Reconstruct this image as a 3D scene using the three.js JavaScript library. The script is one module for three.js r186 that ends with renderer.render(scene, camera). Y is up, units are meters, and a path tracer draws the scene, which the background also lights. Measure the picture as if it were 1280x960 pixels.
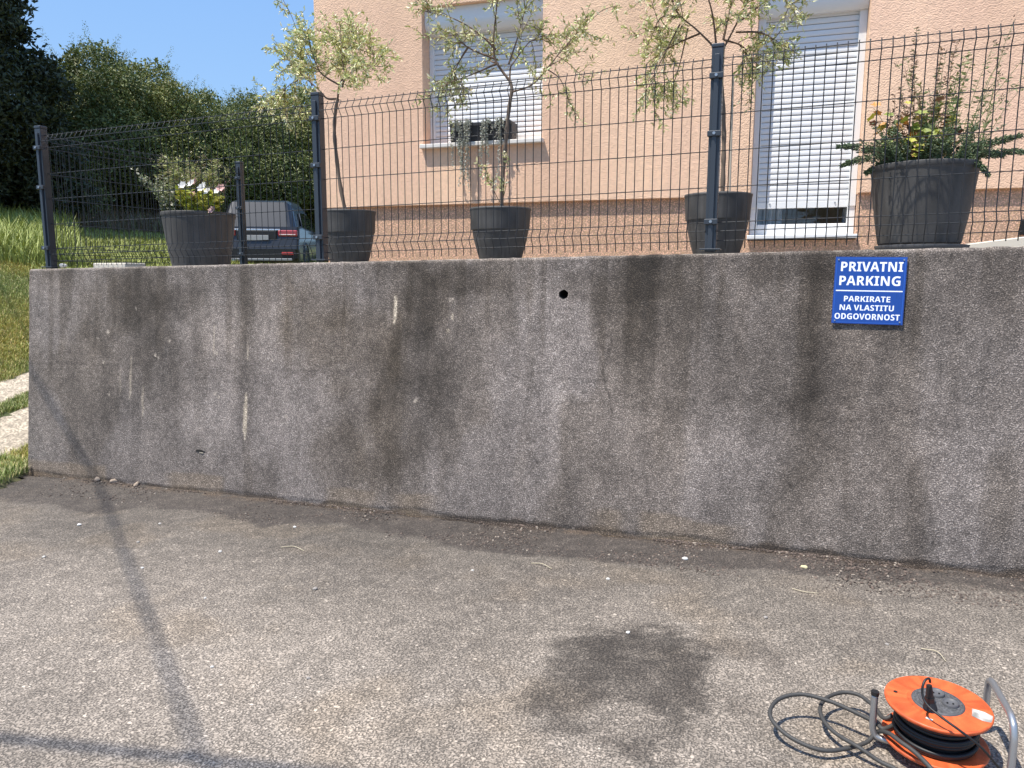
import * as THREE from 'three';
import { mergeGeometries } from 'three/addons/utils/BufferGeometryUtils.js';
import { RoundedBoxGeometry } from 'three/addons/geometries/RoundedBoxGeometry.js';

// ------------------------------------------------------------------ camera, sky, sun, exposure
const scene = new THREE.Scene();
const camera = new THREE.PerspectiveCamera(54.1, 4 / 3, 0.05, 900);
camera.rotation.order = 'YXZ';
camera.position.set(5.5185, 1.5318, 4.2987);
camera.rotation.set(-0.1406, 0.3648, 0.0028);
scene.add(camera);
const renderer = new THREE.WebGLRenderer({ antialias: true });
renderer.toneMapping = THREE.LinearToneMapping;
renderer.toneMappingExposure = 1.85;
renderer.shadowMap.enabled = true;

const SUN = new THREE.Vector3(-0.261, 0.914, 0.312).normalize();
{
  const W = 512, H = 256, d = new Float32Array(W * H * 4);
  for (let r = 0; r < H; r++) {
    const up = ((r + 0.5) / H - 0.5) * Math.PI, e = Math.max(0, Math.sin(up));
    const k = Math.pow(1 - e, 2.6);
    for (let c = 0; c < W; c++) {
      const a = ((c + 0.5) / W - 0.5) * 2 * Math.PI;
      const cs = Math.cos(a) * Math.cos(up) * SUN.x + Math.sin(up) * SUN.y + Math.sin(a) * Math.cos(up) * SUN.z;
      const g = 0.35 * Math.pow(Math.max(0, cs), 24) + 0.12 * Math.pow(Math.max(0, cs), 4);
      const b = up < 0 ? 0.35 : 1;
      const i = (r * W + c) * 4;
      d[i] = (0.10 + 0.17 * k + g) * b; d[i + 1] = (0.22 + 0.2 * k + g) * b; d[i + 2] = (0.5 + 0.07 * k + g) * b; d[i + 3] = 1;
    }
  }
  const t = new THREE.DataTexture(d, W, H, THREE.RGBAFormat, THREE.FloatType);
  t.mapping = THREE.EquirectangularReflectionMapping; t.magFilter = t.minFilter = THREE.LinearFilter; t.needsUpdate = true;
  scene.background = t; scene.environment = t;
}
const sun = new THREE.DirectionalLight(new THREE.Color(1, 0.95, 0.87), 3.6);
sun.position.copy(SUN).multiplyScalar(60).add(new THREE.Vector3(0, 0, -3));
sun.target.position.set(0, 0, -3);
sun.castShadow = true;
Object.assign(sun.shadow.camera, { left: -30, right: 30, top: 30, bottom: -30, near: 1, far: 140 });
sun.shadow.mapSize.set(4096, 4096);
scene.add(sun, sun.target);

// ------------------------------------------------------------------ helpers
function rng(s) { let a = s >>> 0; return () => { a = (a + 0x6D2B79F5) >>> 0; let t = a; t = Math.imul(t ^ (t >>> 15), t | 1); t ^= t + Math.imul(t ^ (t >>> 7), t | 61); return ((t ^ (t >>> 14)) >>> 0) / 4294967296; }; }
const V = (x, y, z) => new THREE.Vector3(x, y, z);
const lerp = (a, b, t) => a + (b - a) * t, clamp = (x, a = 0, b = 1) => Math.min(b, Math.max(a, x));
const sst = (x, a, b) => { const t = clamp((x - a) / (b - a)); return t * t * (3 - 2 * t); };
function hash(ix, iy, s) { let h = Math.imul(ix, 374761393) + Math.imul(iy, 668265263) + Math.imul(s, 974634777); h = Math.imul(h ^ (h >>> 13), 1274126177); return ((h ^ (h >>> 16)) >>> 0) / 4294967296; }
function vn(x, y, s = 0, per = 0) {
  let ix = Math.floor(x), iy = Math.floor(y); const fx = x - ix, fy = y - iy, u = fx * fx * (3 - 2 * fx), v = fy * fy * (3 - 2 * fy);
  const w = per ? (n) => ((n % per) + per) % per : (n) => n;
  const x0 = w(ix), x1 = w(ix + 1), y0 = w(iy), y1 = w(iy + 1);
  return lerp(lerp(hash(x0, y0, s), hash(x1, y0, s), u), lerp(hash(x0, y1, s), hash(x1, y1, s), u), v);
}
function fbm(x, y, s = 0, o = 4) { let a = 0.5, t = 0, n = 0; for (let i = 0; i < o; i++) { t += a * vn(x, y, s + i * 17); n += a; a *= 0.5; x = x * 2.03 + 5.1; y = y * 2.03 + 1.7; } return t / n; }
const used = new Map();
function numbered(n) { const k = used.get(n) || 0; used.set(n, k + 1); return k ? n + '_' + String(k).padStart(3, '0') : n; }
function shadows(o) { o.traverse((m) => { if (m.isMesh) { m.castShadow = m.receiveShadow = true; } }); return o; }
function tag(o, label, category, group, kind) { if (label) o.userData.label = label; if (category) o.userData.category = category; if (group) o.userData.group = group; if (kind) o.userData.kind = kind; return o; }
function thing(name, label, category, pos = [0, 0, 0], turn = 0, group) { const g = new THREE.Group(); g.name = numbered(name); g.position.set(...pos); g.rotation.y = turn; scene.add(g); return tag(g, label, category, group); }
function mesh(name, geo, mat, parent = scene) {
  const g = Array.isArray(geo) ? merge(geo) : geo;
  const m = new THREE.Mesh(g, mat); m.name = parent === scene ? numbered(name) : name; m.castShadow = m.receiveShadow = true; parent.add(m); return m;
}
function merge(list) { return mergeGeometries(list.map((g) => { g = g.index ? g.toNonIndexed() : g; for (const k of Object.keys(g.attributes)) if (!['position', 'normal', 'uv'].includes(k)) g.deleteAttribute(k); g.clearGroups(); if (!g.attributes.uv) g.setAttribute('uv', new THREE.BufferAttribute(new Float32Array(g.attributes.position.count * 2), 2)); return g; })); }
const box = (w, h, d, x = 0, y = 0, z = 0) => new THREE.BoxGeometry(w, h, d).translate(x, y, z);
const rbox = (w, h, d, x = 0, y = 0, z = 0, r = 0.004, s = 2) => new RoundedBoxGeometry(w, h, d, s, Math.min(r, w / 2.01, h / 2.01, d / 2.01)).translate(x, y, z);
const cyl = (r1, r2, h, n = 20, x = 0, y = 0, z = 0) => new THREE.CylinderGeometry(r1, r2, h, n).translate(x, y, z);
const M = (color, rough = 0.8, extra = {}) => new THREE.MeshPhysicalMaterial({ color: Array.isArray(color) ? new THREE.Color().setRGB(...color) : color, roughness: rough, ...extra });
// tube through points; radius number or function of t
function tube(pts, rad, sides = 6, caps = true) {
  const P = pts.map((p) => (p.isVector3 ? p : V(...p))), n = P.length, pos = [], idx = [], uv = [];
  let N = null, len = 0;
  for (let i = 0; i < n; i++) {
    const T = P[Math.min(n - 1, i + 1)].clone().sub(P[Math.max(0, i - 1)]).normalize();
    if (!N) { N = Math.abs(T.y) < 0.9 ? V(0, 1, 0) : V(1, 0, 0); }
    N = N.clone().addScaledVector(T, -N.dot(T)).normalize();
    const B = T.clone().cross(N), r = typeof rad === 'function' ? rad(i / (n - 1)) : rad;
    if (i) len += P[i].distanceTo(P[i - 1]);
    for (let k = 0; k < sides; k++) { const a = (k / sides) * Math.PI * 2, c = Math.cos(a) * r, s = Math.sin(a) * r; pos.push(P[i].x + N.x * c + B.x * s, P[i].y + N.y * c + B.y * s, P[i].z + N.z * c + B.z * s); uv.push(k / sides, len); }
  }
  for (let i = 0; i < n - 1; i++) for (let k = 0; k < sides; k++) { const a = i * sides + k, b = i * sides + ((k + 1) % sides), c = a + sides, d = b + sides; idx.push(a, b, c, b, d, c); }
  if (caps) for (let k = 1; k < sides - 1; k++) { idx.push(0, k + 1, k); const o = (n - 1) * sides; idx.push(o, o + k, o + k + 1); }
  const g = new THREE.BufferGeometry(); g.setAttribute('position', new THREE.Float32BufferAttribute(pos, 3)); g.setAttribute('uv', new THREE.Float32BufferAttribute(uv, 2)); g.setIndex(idx); g.computeVertexNormals(); return g;
}
const smooth = (pts, n, tens = 0.5) => new THREE.CatmullRomCurve3(pts.map((p) => (p.isVector3 ? p : V(...p))), false, 'catmullrom', tens).getPoints(n);
// leaf soup with vertex colours
class Leaves {
  constructor() { this.p = []; this.c = []; this.n = 0; }
  // diamond leaf: base b, direction d, side vector s (half width), length l, cup
  leaf(b, d, s, l, w, col, cup = 0.25) {
    const nrm = d.clone().cross(s).normalize(), m = b.clone().addScaledVector(d, l * 0.45), t = b.clone().addScaledVector(d, l).addScaledVector(nrm, -l * 0.12);
    const L = m.clone().addScaledVector(s, w / 2).addScaledVector(nrm, w * cup), R = m.clone().addScaledVector(s, -w / 2).addScaledVector(nrm, w * cup);
    for (const q of [b, L, t, b, t, R]) this.p.push(q.x, q.y, q.z);
    for (let i = 0; i < 6; i++) this.c.push(...col);
    this.n++;
  }
  // rounded lobed leaf as a fan
  round(c, nrm, r, col, R, lobes = 0) {
    const a = Math.abs(nrm.y) < 0.9 ? V(0, 1, 0) : V(1, 0, 0), u = nrm.clone().cross(a).normalize(), v = nrm.clone().cross(u), K = lobes ? lobes * 2 : 7; let prev = null, first = null;
    for (let k = 0; k <= K; k++) {
      const th = (k / K) * Math.PI * 2, rr = r * (lobes ? (k % 2 ? 0.62 : 1) : 0.85 + 0.25 * R());
      const q = k === K ? first : c.clone().addScaledVector(u, Math.cos(th) * rr).addScaledVector(v, Math.sin(th) * rr).addScaledVector(nrm, r * 0.22);
      if (prev) { for (const w of [c, prev, q]) { this.p.push(w.x, w.y, w.z); this.c.push(...col); } } else first = q;
      prev = q;
    }
    this.n++;
  }
  geo() { const g = new THREE.BufferGeometry(); g.setAttribute('position', new THREE.Float32BufferAttribute(this.p, 3)); g.setAttribute('color', new THREE.Float32BufferAttribute(this.c, 3)); g.computeVertexNormals(); return g; }
}
const rdir = (R) => { const z = R() * 2 - 1, a = R() * Math.PI * 2, s = Math.sqrt(1 - z * z); return V(Math.cos(a) * s, z, Math.sin(a) * s); };
const vary = (c, R, k = 0.25) => { const f = 1 + (R() - 0.5) * 2 * k, g = 1 + (R() - 0.5) * k * 0.6; return [c[0] * f * g, c[1] * f, c[2] * f]; };

// ------------------------------------------------------------------ tiled textures
function tile(N, fn, srgb = true) {
  const d = new Uint8Array(N * N * 4); let sum = 0;
  for (let y = 0; y < N; y++) for (let x = 0; x < N; x++) { const v = fn(x, y), i = (y * N + x) * 4; d[i] = clamp(v[0]) * 255; d[i + 1] = clamp(v[1]) * 255; d[i + 2] = clamp(v[2]) * 255; d[i + 3] = 255; sum += Math.pow(clamp(v[1]), 2.2); }
  const t = new THREE.DataTexture(d, N, N); t.userData.mean = sum / N / N; t.wrapS = t.wrapT = THREE.RepeatWrapping; t.magFilter = THREE.LinearFilter; t.minFilter = THREE.LinearMipmapLinearFilter; t.generateMipmaps = true;
  if (srgb) t.colorSpace = THREE.SRGBColorSpace; t.needsUpdate = true; return t;
}
// scattered aggregate: height and tone per pixel of a periodic field of stones
function stones(N, cell, seed, fill, rmin, rmax) {
  const K = Math.round(N / cell), h = new Float32Array(N * N), tone = new Float32Array(N * N).fill(-1), R = rng(seed);
  for (let j = 0; j < K; j++) for (let i = 0; i < K; i++) {
    if (R() > fill) { R(); R(); R(); R(); R(); continue; }
    const cx = (i + R()) * cell, cy = (j + R()) * cell, r = cell * lerp(rmin, rmax, R() * R()), t = R(), ax = 0.7 + 0.6 * R();
    for (let y = Math.floor(cy - r * 1.4); y <= cy + r * 1.4; y++) for (let x = Math.floor(cx - r * 1.4); x <= cx + r * 1.4; x++) {
      const dx = (x - cx) / r / ax, dy = ((y - cy) / r) * ax, q = dx * dx + dy * dy;
      if (q > 1) continue;
      const k = (((y % N) + N) % N) * N + (((x % N) + N) % N), hh = Math.sqrt(1 - q) * (0.5 + 0.5 * t);
      if (hh > h[k]) { h[k] = hh; tone[k] = t; }
    }
  }
  return { h, tone };
}
const TW = 1024;
const wallTex = (() => {
  const a = stones(TW, 5, 11, 0.9, 0.35, 0.72), f = (x, y) => {
    const k = y * TW + x, n = vn(x / 16, y / 16, 3, 64), m = vn(x / 3, y / 3, 5, 342);
    const t = a.tone[k] < 0 ? 0.44 + 0.2 * m : 0.51 + 0.33 * a.tone[k] * (0.3 + 0.7 * a.h[k]) + 0.16 * m;
    return t * (0.9 + 0.18 * n);
  };
  return { map: tile(TW, (x, y) => { const t = f(x, y); return [t * 1.12, t * 1.1, t * 1.07]; }), bump: tile(TW, (x, y) => { const v = clamp(f(x, y)); return [v, v, v]; }, false) };
})();
const RT = 2048;
const roadTex = (() => {
  const a = stones(RT, 7, 23, 0.97, 0.4, 0.8), b = stones(RT, 26, 29, 0.35, 0.16, 0.3), f = (x, y) => {
    const k = y * RT + x, m = vn(x / 2, y / 2, 7, 1024), n = vn(x / 40, y / 40, 9, 51.2 | 0);
    let t = a.tone[k] < 0 ? 0.37 + 0.2 * m : 0.53 + 0.23 * a.tone[k] * (0.4 + 0.6 * a.h[k]) + 0.1 * m;
    if (b.tone[k] > 0) t = 0.68 + 0.26 * b.tone[k] * b.h[k];
    return t * (0.9 + 0.16 * n);
  };
  return { map: tile(RT, (x, y) => { const t = f(x, y); return [t * 1.1, t * 1.07, t * 1.03]; }), bump: tile(RT, (x, y) => { const v = clamp(f(x, y)); return [v, v, v]; }, false) };
})();
const stuccoTex = (() => {
  const N = 512, f = (x, y) => { const a = vn(x / 8, y / 5.333, 41, 96), b = vn(x / 4, y / 4, 43, 128), c = vn(x / 32, y / 32, 45, 16); return clamp(0.25 + 0.5 * a + 0.3 * (b - 0.5) + 0.25 * (c - 0.5)); };
  return { map: tile(N, (x, y) => { const t = 0.84 + 0.16 * f(x, y); return [t, t, t]; }), bump: tile(N, (x, y) => { const v = f(x, y); return [v, v, v]; }, false) };
})();
const facadeTex = tile(1024, (x, y) => { const a = vn(x / 64, y / 170.67, 81, 16), b = vn(x / 12.8, y / 102.4, 82, 80), c = vn(x / 3, y / 3, 83, 341), d = vn(x / 170.67, y / 170.67, 84, 6), t = 0.84 + 0.05 * a + 0.04 * b + 0.05 * c + 0.06 * d; return [t, t * (0.99 + 0.02 * a), t * (0.985 + 0.03 * d)]; });
const grainTex = (() => {
  const N = 512, a = stones(N, 7, 61, 0.95, 0.4, 0.8);
  return tile(N, (x, y) => { const k = y * N + x, t = a.tone[k] < 0 ? 0.66 : 0.68 + 0.2 * a.tone[k]; const w = a.tone[k] > 0.7 ? 1.03 : 1; return [t * w, t, t * (a.tone[k] > 0.35 && a.tone[k] < 0.5 ? 0.94 : 1)]; });
})();
const dustTex = tile(512, (x, y) => { const v = 0.62 + 0.38 * (0.55 * vn(x / 8, y / 85.33, 73, 6 * 10 + 4) + 0.3 * vn(x / 32, y / 32, 74, 16) + 0.15 * vn(x / 2, y / 2, 75, 256)) + 0.2 * Math.pow(1 - y / 511, 6); return [v * 1.02, v, v * 0.97]; });
const soilTex = tile(256, (x, y) => { const v = 0.55 + 0.45 * vn(x / 4, y / 4, 71, 64) * (0.6 + 0.4 * vn(x / 16, y / 16, 72, 16)); return [v, v, v]; });
const MW = wallTex.map.userData.mean, MR = roadTex.map.userData.mean, MS = soilTex.userData.mean, MG = grainTex.userData.mean, MU = facadeTex.userData.mean;
console.log('means', MW, MR, MS, MG, MU);
function rep(t, s) { const c = t.clone(); c.repeat.set(s, s); c.needsUpdate = true; return c; }

// ------------------------------------------------------------------ materials
const mat = {
  wall: M([1, 1, 1], 0.95, { vertexColors: true, map: rep(wallTex.map, 1 / 1.4), bumpMap: rep(wallTex.bump, 1 / 1.4), bumpScale: 0.005 }),
  road: M([1, 1, 1], 0.92, { vertexColors: true, map: rep(roadTex.map, 1 / 2.3), bumpMap: rep(roadTex.bump, 1 / 2.3), bumpScale: 0.009 }),
  stucco: M([0.82 / MU, 0.545 / MU, 0.368 / MU].map((v) => Math.min(1, v)), 0.95, { map: rep(facadeTex, 1 / 5.3), bumpMap: rep(stuccoTex.bump, 1 / 0.55), bumpScale: 0.0045 }),
  plinth: M([0.57 / MG, 0.365 / MG, 0.245 / MG], 0.95, { map: rep(grainTex, 1 / 0.8), bumpMap: rep(grainTex, 1 / 0.8), bumpScale: 0.003 }),
  white: M([0.78, 0.78, 0.77], 0.45), slat: M([0.74, 0.74, 0.74], 0.5), sill: M([0.72, 0.68, 0.63], 0.6),
  anthracite: M([0.035, 0.042, 0.052], 0.42, { clearcoat: 0.2 }), wire: M([0.016, 0.018, 0.021], 0.5), bolt: M([0.5, 0.5, 0.5], 0.35, { metalness: 0.9 }),
  pot: M([0.1, 0.1, 0.102], 0.66, { map: dustTex }), pot2: M([0.115, 0.113, 0.114], 0.7, { map: dustTex }), soil: M([0.06, 0.042, 0.03], 1, { map: soilTex }),
  bark: M([0.16, 0.12, 0.09], 0.95), twig: M([0.15, 0.1, 0.07], 0.9), green: M([0.12, 0.16, 0.05], 0.8),
  leaf: M([1, 1, 1], 0.6, { vertexColors: true, side: THREE.DoubleSide, transmission: 0.3, thickness: 0 }),
  leafDark: M([1, 1, 1], 0.6, { vertexColors: true, side: THREE.DoubleSide }),
  leafFar: M([1, 1, 1], 0.6, { vertexColors: true, side: THREE.DoubleSide, transmission: 0.25, thickness: 0 }),
  concrete: M([0.5, 0.45, 0.37], 0.95, { map: soilTex }), cream: M([0.68, 0.62, 0.52], 0.9),
  grass: M([1, 1, 1], 0.9, { vertexColors: true, map: rep(soilTex, 1) }),
  dark: M([0.008, 0.008, 0.008], 0.9),
};

// ------------------------------------------------------------------ ground heights
const wallTop = (x) => 1.592 + 0.0147 * x;
const roadY = (x) => -0.012 + (x < 2 ? 0.018 * x : 0.036 + 0.0245 * (x - 2));
const baseZ = 0.25, topZ = 0.09;
const wallZ = (x, y) => lerp(baseZ, topZ, clamp((y - roadY(x)) / (wallTop(x) - roadY(x)), -0.2, 1));
const edgeX = (z) => z > 0.25 ? -0.08 + Math.min(1.1, z - 0.25) * 0.48 : -0.2;
function profile(t) {
  const k = [[-30, 0], [0.3, 0], [3.5, 0.4], [8, 1.72], [11.5, 2.35], [16, 2.95], [22, 3.3], [60, 4.5], [400, 8]];
  for (let i = 1; i < k.length; i++) if (t < k[i][0]) { const u = clamp((t - k[i - 1][0]) / (k[i][0] - k[i - 1][0])); return lerp(k[i - 1][1], k[i][1], u); }
  return 8;
}
function landY(x, z) {
  const t = -(x + 0.13) * 0.95 - (z - 0.09) * 0.3;
  let h = Math.max(profile(t), 1.6 * sst(-z, 1, 6) + 0.02 * Math.max(0, -z - 8));
  if (z > 0.2) h = Math.min(h, lerp(h, 0, sst(z, 0.2, 1.5))) + roadY(Math.max(x, -1)) * sst(z, -0.2, 0.4);
  h += 0.05 * (fbm(x * 0.9, z * 0.9, 91, 3) - 0.5) * sst(t, 0.2, 2);
  return h;
}
const inYard = (x, z) => x > -0.05 && z < 0.0;

// ------------------------------------------------------------------ big ground sheet (left bank, lawn, far land)
function gridGeo(xs, zs, yf, cf, skip) {
  const pos = [], col = [], uv = [], idx = [], nx = xs.length, nz = zs.length;
  for (const z of zs) for (const x of xs) { pos.push(x, yf(x, z), z); uv.push(x, -z); col.push(...cf(x, z)); }
  for (let j = 0; j < nz - 1; j++) for (let i = 0; i < nx - 1; i++) {
    if (skip && skip((xs[i] + xs[i + 1]) / 2, (zs[j] + zs[j + 1]) / 2)) continue;
    const a = j * nx + i, b = a + 1, c = a + nx, d = c + 1; idx.push(a, c, b, b, c, d);
  }
  const g = new THREE.BufferGeometry(); g.setAttribute('position', new THREE.Float32BufferAttribute(pos, 3)); g.setAttribute('uv', new THREE.Float32BufferAttribute(uv, 2)); g.setAttribute('color', new THREE.Float32BufferAttribute(col, 3)); g.setIndex(idx); g.computeVertexNormals(); return g;
}
function steps(...seg) { const o = []; for (const [a, b, s] of seg) { const n = Math.max(1, Math.round((b - a) / s)); for (let i = 0; i < n; i++) o.push(a + ((b - a) * i) / n); } o.push(seg[seg.length - 1][1]); return o; }
{
  const xs = steps([-400, -40, 30], [-40, -16, 2], [-16, -4, 0.4], [-4, -0.2, 0.1], [-0.2, -0.14, 0.06], [-0.14, -0.1, 0.04], [-0.1, 1.4, 0.1], [1.4, 12, 0.6], [12, 40, 4], [40, 400, 40]);
  const zs = steps([-400, -40, 30], [-40, -16, 2], [-16, -4, 0.4], [-4, -0.1, 0.1], [-0.1, -0.08, 0.02], [-0.08, 0.25, 0.11], [0.25, 1.6, 0.09], [1.6, 8, 0.8], [8, 40, 4], [40, 400, 40]);
  const yf = (x, z) => {
    if (x > -0.12 && z < -0.09) { return x > 1.2 && z < -1.6 ? 1.3 : lerp(wallTop(Math.min(x, 8)) - 0.04, Math.max(1.6, landY(x, z)), sst(-z, 2, 8)); }
    if (z > -0.09 && x > (z > 0.25 ? edgeX(z) + 0.02 : -0.13)) return Math.min(roadY(clamp(x, -1, 9)) - 0.12, 0.2);
    return landY(x, z) + (z > 0.15 ? 0.03 : 0);
  };
  const cf = (x, z) => { const n = fbm(x * 1.3, z * 1.3, 95, 4), dry = sst(fbm(x * 0.5, z * 0.5, 97, 3), 0.42, 0.68); const g = [0.075 + 0.05 * n, 0.095 + 0.06 * n, 0.03], s = [0.2, 0.165, 0.09]; return g.map((v, i) => lerp(v, s[i], dry * 0.5)); };
  tag(mesh('ground', gridGeo(xs, zs, yf, cf), mat.grass), 'green and dry grassy ground rising behind the wall', 'ground', null, 'structure');
}
// ------------------------------------------------------------------ asphalt
const inPoly = (x, z, P) => { let c = false; for (let i = 0, j = P.length - 1; i < P.length; j = i++) if ((P[i][1] > z) !== (P[j][1] > z) && x < ((P[j][0] - P[i][0]) * (z - P[i][1])) / (P[j][1] - P[i][1]) + P[i][0]) c = !c; return c; };
function polyDist(x, z, P) { let m = 9; for (let i = 0, j = P.length - 1; i < P.length; j = i++) { const ax = P[j][0], az = P[j][1], bx = P[i][0] - ax, bz = P[i][1] - az, t = clamp(((x - ax) * bx + (z - az) * bz) / (bx * bx + bz * bz)); m = Math.min(m, Math.hypot(x - ax - bx * t, z - az - bz * t)); } return inPoly(x, z, P) ? m : -m; }
const patch = [[4.72, 2.1], [4.68, 1.85], [4.70, 1.55], [4.82, 1.42], [4.96, 1.34], [5.12, 1.3], [5.26, 1.38], [5.28, 1.6], [5.3, 1.85], [5.27, 2.0], [5.17, 2.2], [5.08, 2.26], [4.96, 2.16], [4.84, 2.16]];
const wet = [[-1, 0.9], [0.5, 0.86], [0.87, 0.85], [1.2, 0.9], [1.37, 0.86], [1.48, 0.7], [1.95, 0.62], [2.2, 0.66], [2.55, 0.78], [2.75, 0.62], [2.96, 0.56], [3.3, 0.62], [3.55, 0.66], [3.9, 0.74], [4.17, 0.74], [4.67, 0.7], [5.07, 0.64], [5.58, 0.55], [6.1, 0.52], [6.51, 0.48], [9, 0.5]];
const wetEdge = (x) => { for (let i = 1; i < wet.length; i++) if (x < wet[i][0]) return lerp(wet[i - 1][1], wet[i][1], (x - wet[i - 1][0]) / (wet[i][0] - wet[i - 1][0])); return 0.5; };
{
  const xs = steps([-30, -2, 2], [-2, 0, 0.1], [0, 7.4, 0.022], [7.4, 9, 0.1], [9, 40, 3]);
  const zs = steps([0.1, 3.2, 0.02], [3.2, 6, 0.1], [6, 40, 3]);
  const yf = (x, z) => roadY(clamp(x, -1, 9)) + 0.008 * (fbm(x * 2.2, z * 2.2, 101, 3) - 0.5) + 0.012 * sst(0.42 - z, 0, 0.2) * (fbm(x * 6, z * 6, 103, 3) - 0.35) - 0.045 * sst(0.285 + 0.03 * (vn(x * 9, 1, 105) - 0.5) - z, 0, 0.02) * sst(fbm(x * 1.6, 5, 107, 3) + 0.25 * sst(x, 2, 3) * sst(6.2 - x, 0, 1), 0.55, 0.62);
  const cf = (x, z) => {
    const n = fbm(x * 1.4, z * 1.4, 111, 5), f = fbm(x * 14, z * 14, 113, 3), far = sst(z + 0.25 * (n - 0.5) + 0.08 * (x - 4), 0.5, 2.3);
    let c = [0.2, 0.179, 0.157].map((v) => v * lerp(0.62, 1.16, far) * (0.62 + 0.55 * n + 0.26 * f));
    // warm dusty blotches
    const d = sst(fbm(x * 2.1 + 9, z * 2.6, 115, 4), 0.55, 0.75) * 0.3; c = [c[0] * (1 + 0.12 * d), c[1], c[2] * (1 - 0.18 * d)];
    // damp strip along the wall foot
    const we = wetEdge(x) + 0.12 * (fbm(x * 9, z * 9, 117, 4) - 0.5), w = sst(we - z, -0.02, 0.05) * lerp(0.72, 1, sst(x, 1.2, 2.6)) * (0.95 + 0.5 * (f - 0.3));
    c = c.map((v, i) => lerp(v, [0.056, 0.048, 0.043][i] * (0.55 + 0.6 * f + 0.5 * vn(x * 42, z * 42, 137)), clamp(w * (0.75 + 0.5 * vn(x * 30, z * 30, 139))) * 0.92));
    const dirt = sst(0.36 - z, 0, 0.1) * sst(f, 0.3, 0.6) * 0.8; c = c.map((v, i) => lerp(v, [0.1, 0.075, 0.055][i], dirt));
    // oil-dark patch
    const pd = polyDist(x, z, patch) + 0.1 * (fbm(x * 6, z * 6, 119, 2) - 0.5) + 0.19 * (fbm(x * 21, z * 30, 121, 3) - 0.5);
    const hole = sst(Math.hypot((x - 5.03) / 0.16, (z - 2.04) / 0.12) + 0.9 * (fbm(x * 15, z * 15, 123, 3) - 0.5), 0.55, 1.1);
    const pk = sst(pd, -0.05, 0.075) * lerp(0.25, 1, hole) * (0.85 + 0.5 * (f - 0.4)) * (0.55 + 0.4 * vn(x * 40, z * 40, 125) + 0.5 * fbm(x * 9, z * 9, 126, 3)) * lerp(0.78, 1, sst(2.1 - z, 0, 0.6));
    c = c.map((v, i) => lerp(v, [0.042, 0.036, 0.031][i] * (0.5 + f), clamp(pk * 1.05) * 0.88));
    const b2 = sst(0.13 - Math.hypot((x - 5.4) / 1.6, z - 1.42) + 0.16 * (fbm(x * 16, z * 16, 127, 3) - 0.5), 0, 0.08) + sst(0.07 - Math.hypot((x - 5.39) / 1.5, (z - 1.83)) + 0.12 * (fbm(x * 18, z * 18, 129, 3) - 0.5), 0, 0.07);
    c = c.map((v, i) => lerp(v, [0.085, 0.073, 0.063][i], clamp(b2) * 0.5));
    return c.map((v) => v / MR);
  };
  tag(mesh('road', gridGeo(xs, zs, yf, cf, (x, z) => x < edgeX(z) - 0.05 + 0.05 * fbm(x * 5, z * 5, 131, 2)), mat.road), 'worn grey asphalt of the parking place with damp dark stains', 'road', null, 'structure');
}

// ------------------------------------------------------------------ retaining wall
const X0 = -0.128, X1 = 8.62, YB = -0.12;
const holes = [[4.236, 1.437], [6.545, 1.455]];
const streaks = [ // pale runs: x, y top, y bottom, half width, strength
  [3.13, 1.42, 1.24, 0.011, 1], [1.985, 0.74, 0.42, 0.014, 0.9], [1.995, 1.1, 0.95, 0.004, 0.5], [1.7, 1.2, 0.95, 0.004, 0.5], [0.93, 0.95, 0.62, 0.008, 0.4], [1.05, 0.75, 0.5, 0.008, 0.4], [3.53, 1.32, 1.27, 0.006, 0.7], [3.51, 1.22, 1.2, 0.008, 0.7], [0.83, 0.85, 0.66, 0.006, 0.3],
];
const specks = [[0.6, 1.07], [0.7, 1.12], [1.3, 1.08], [1.17, 0.97], [1.2, 0.95], [0.66, 0.9], [1.72, 0.72], [1.75, 0.7], [1.72, 1.0], [3.3, 0.77], [0.98, 1.3], [2.2, 0.98], [0.72, 0.66], [3.52, 1.4], [4.35, 0.08], [2.32, 0.6]];
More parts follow.
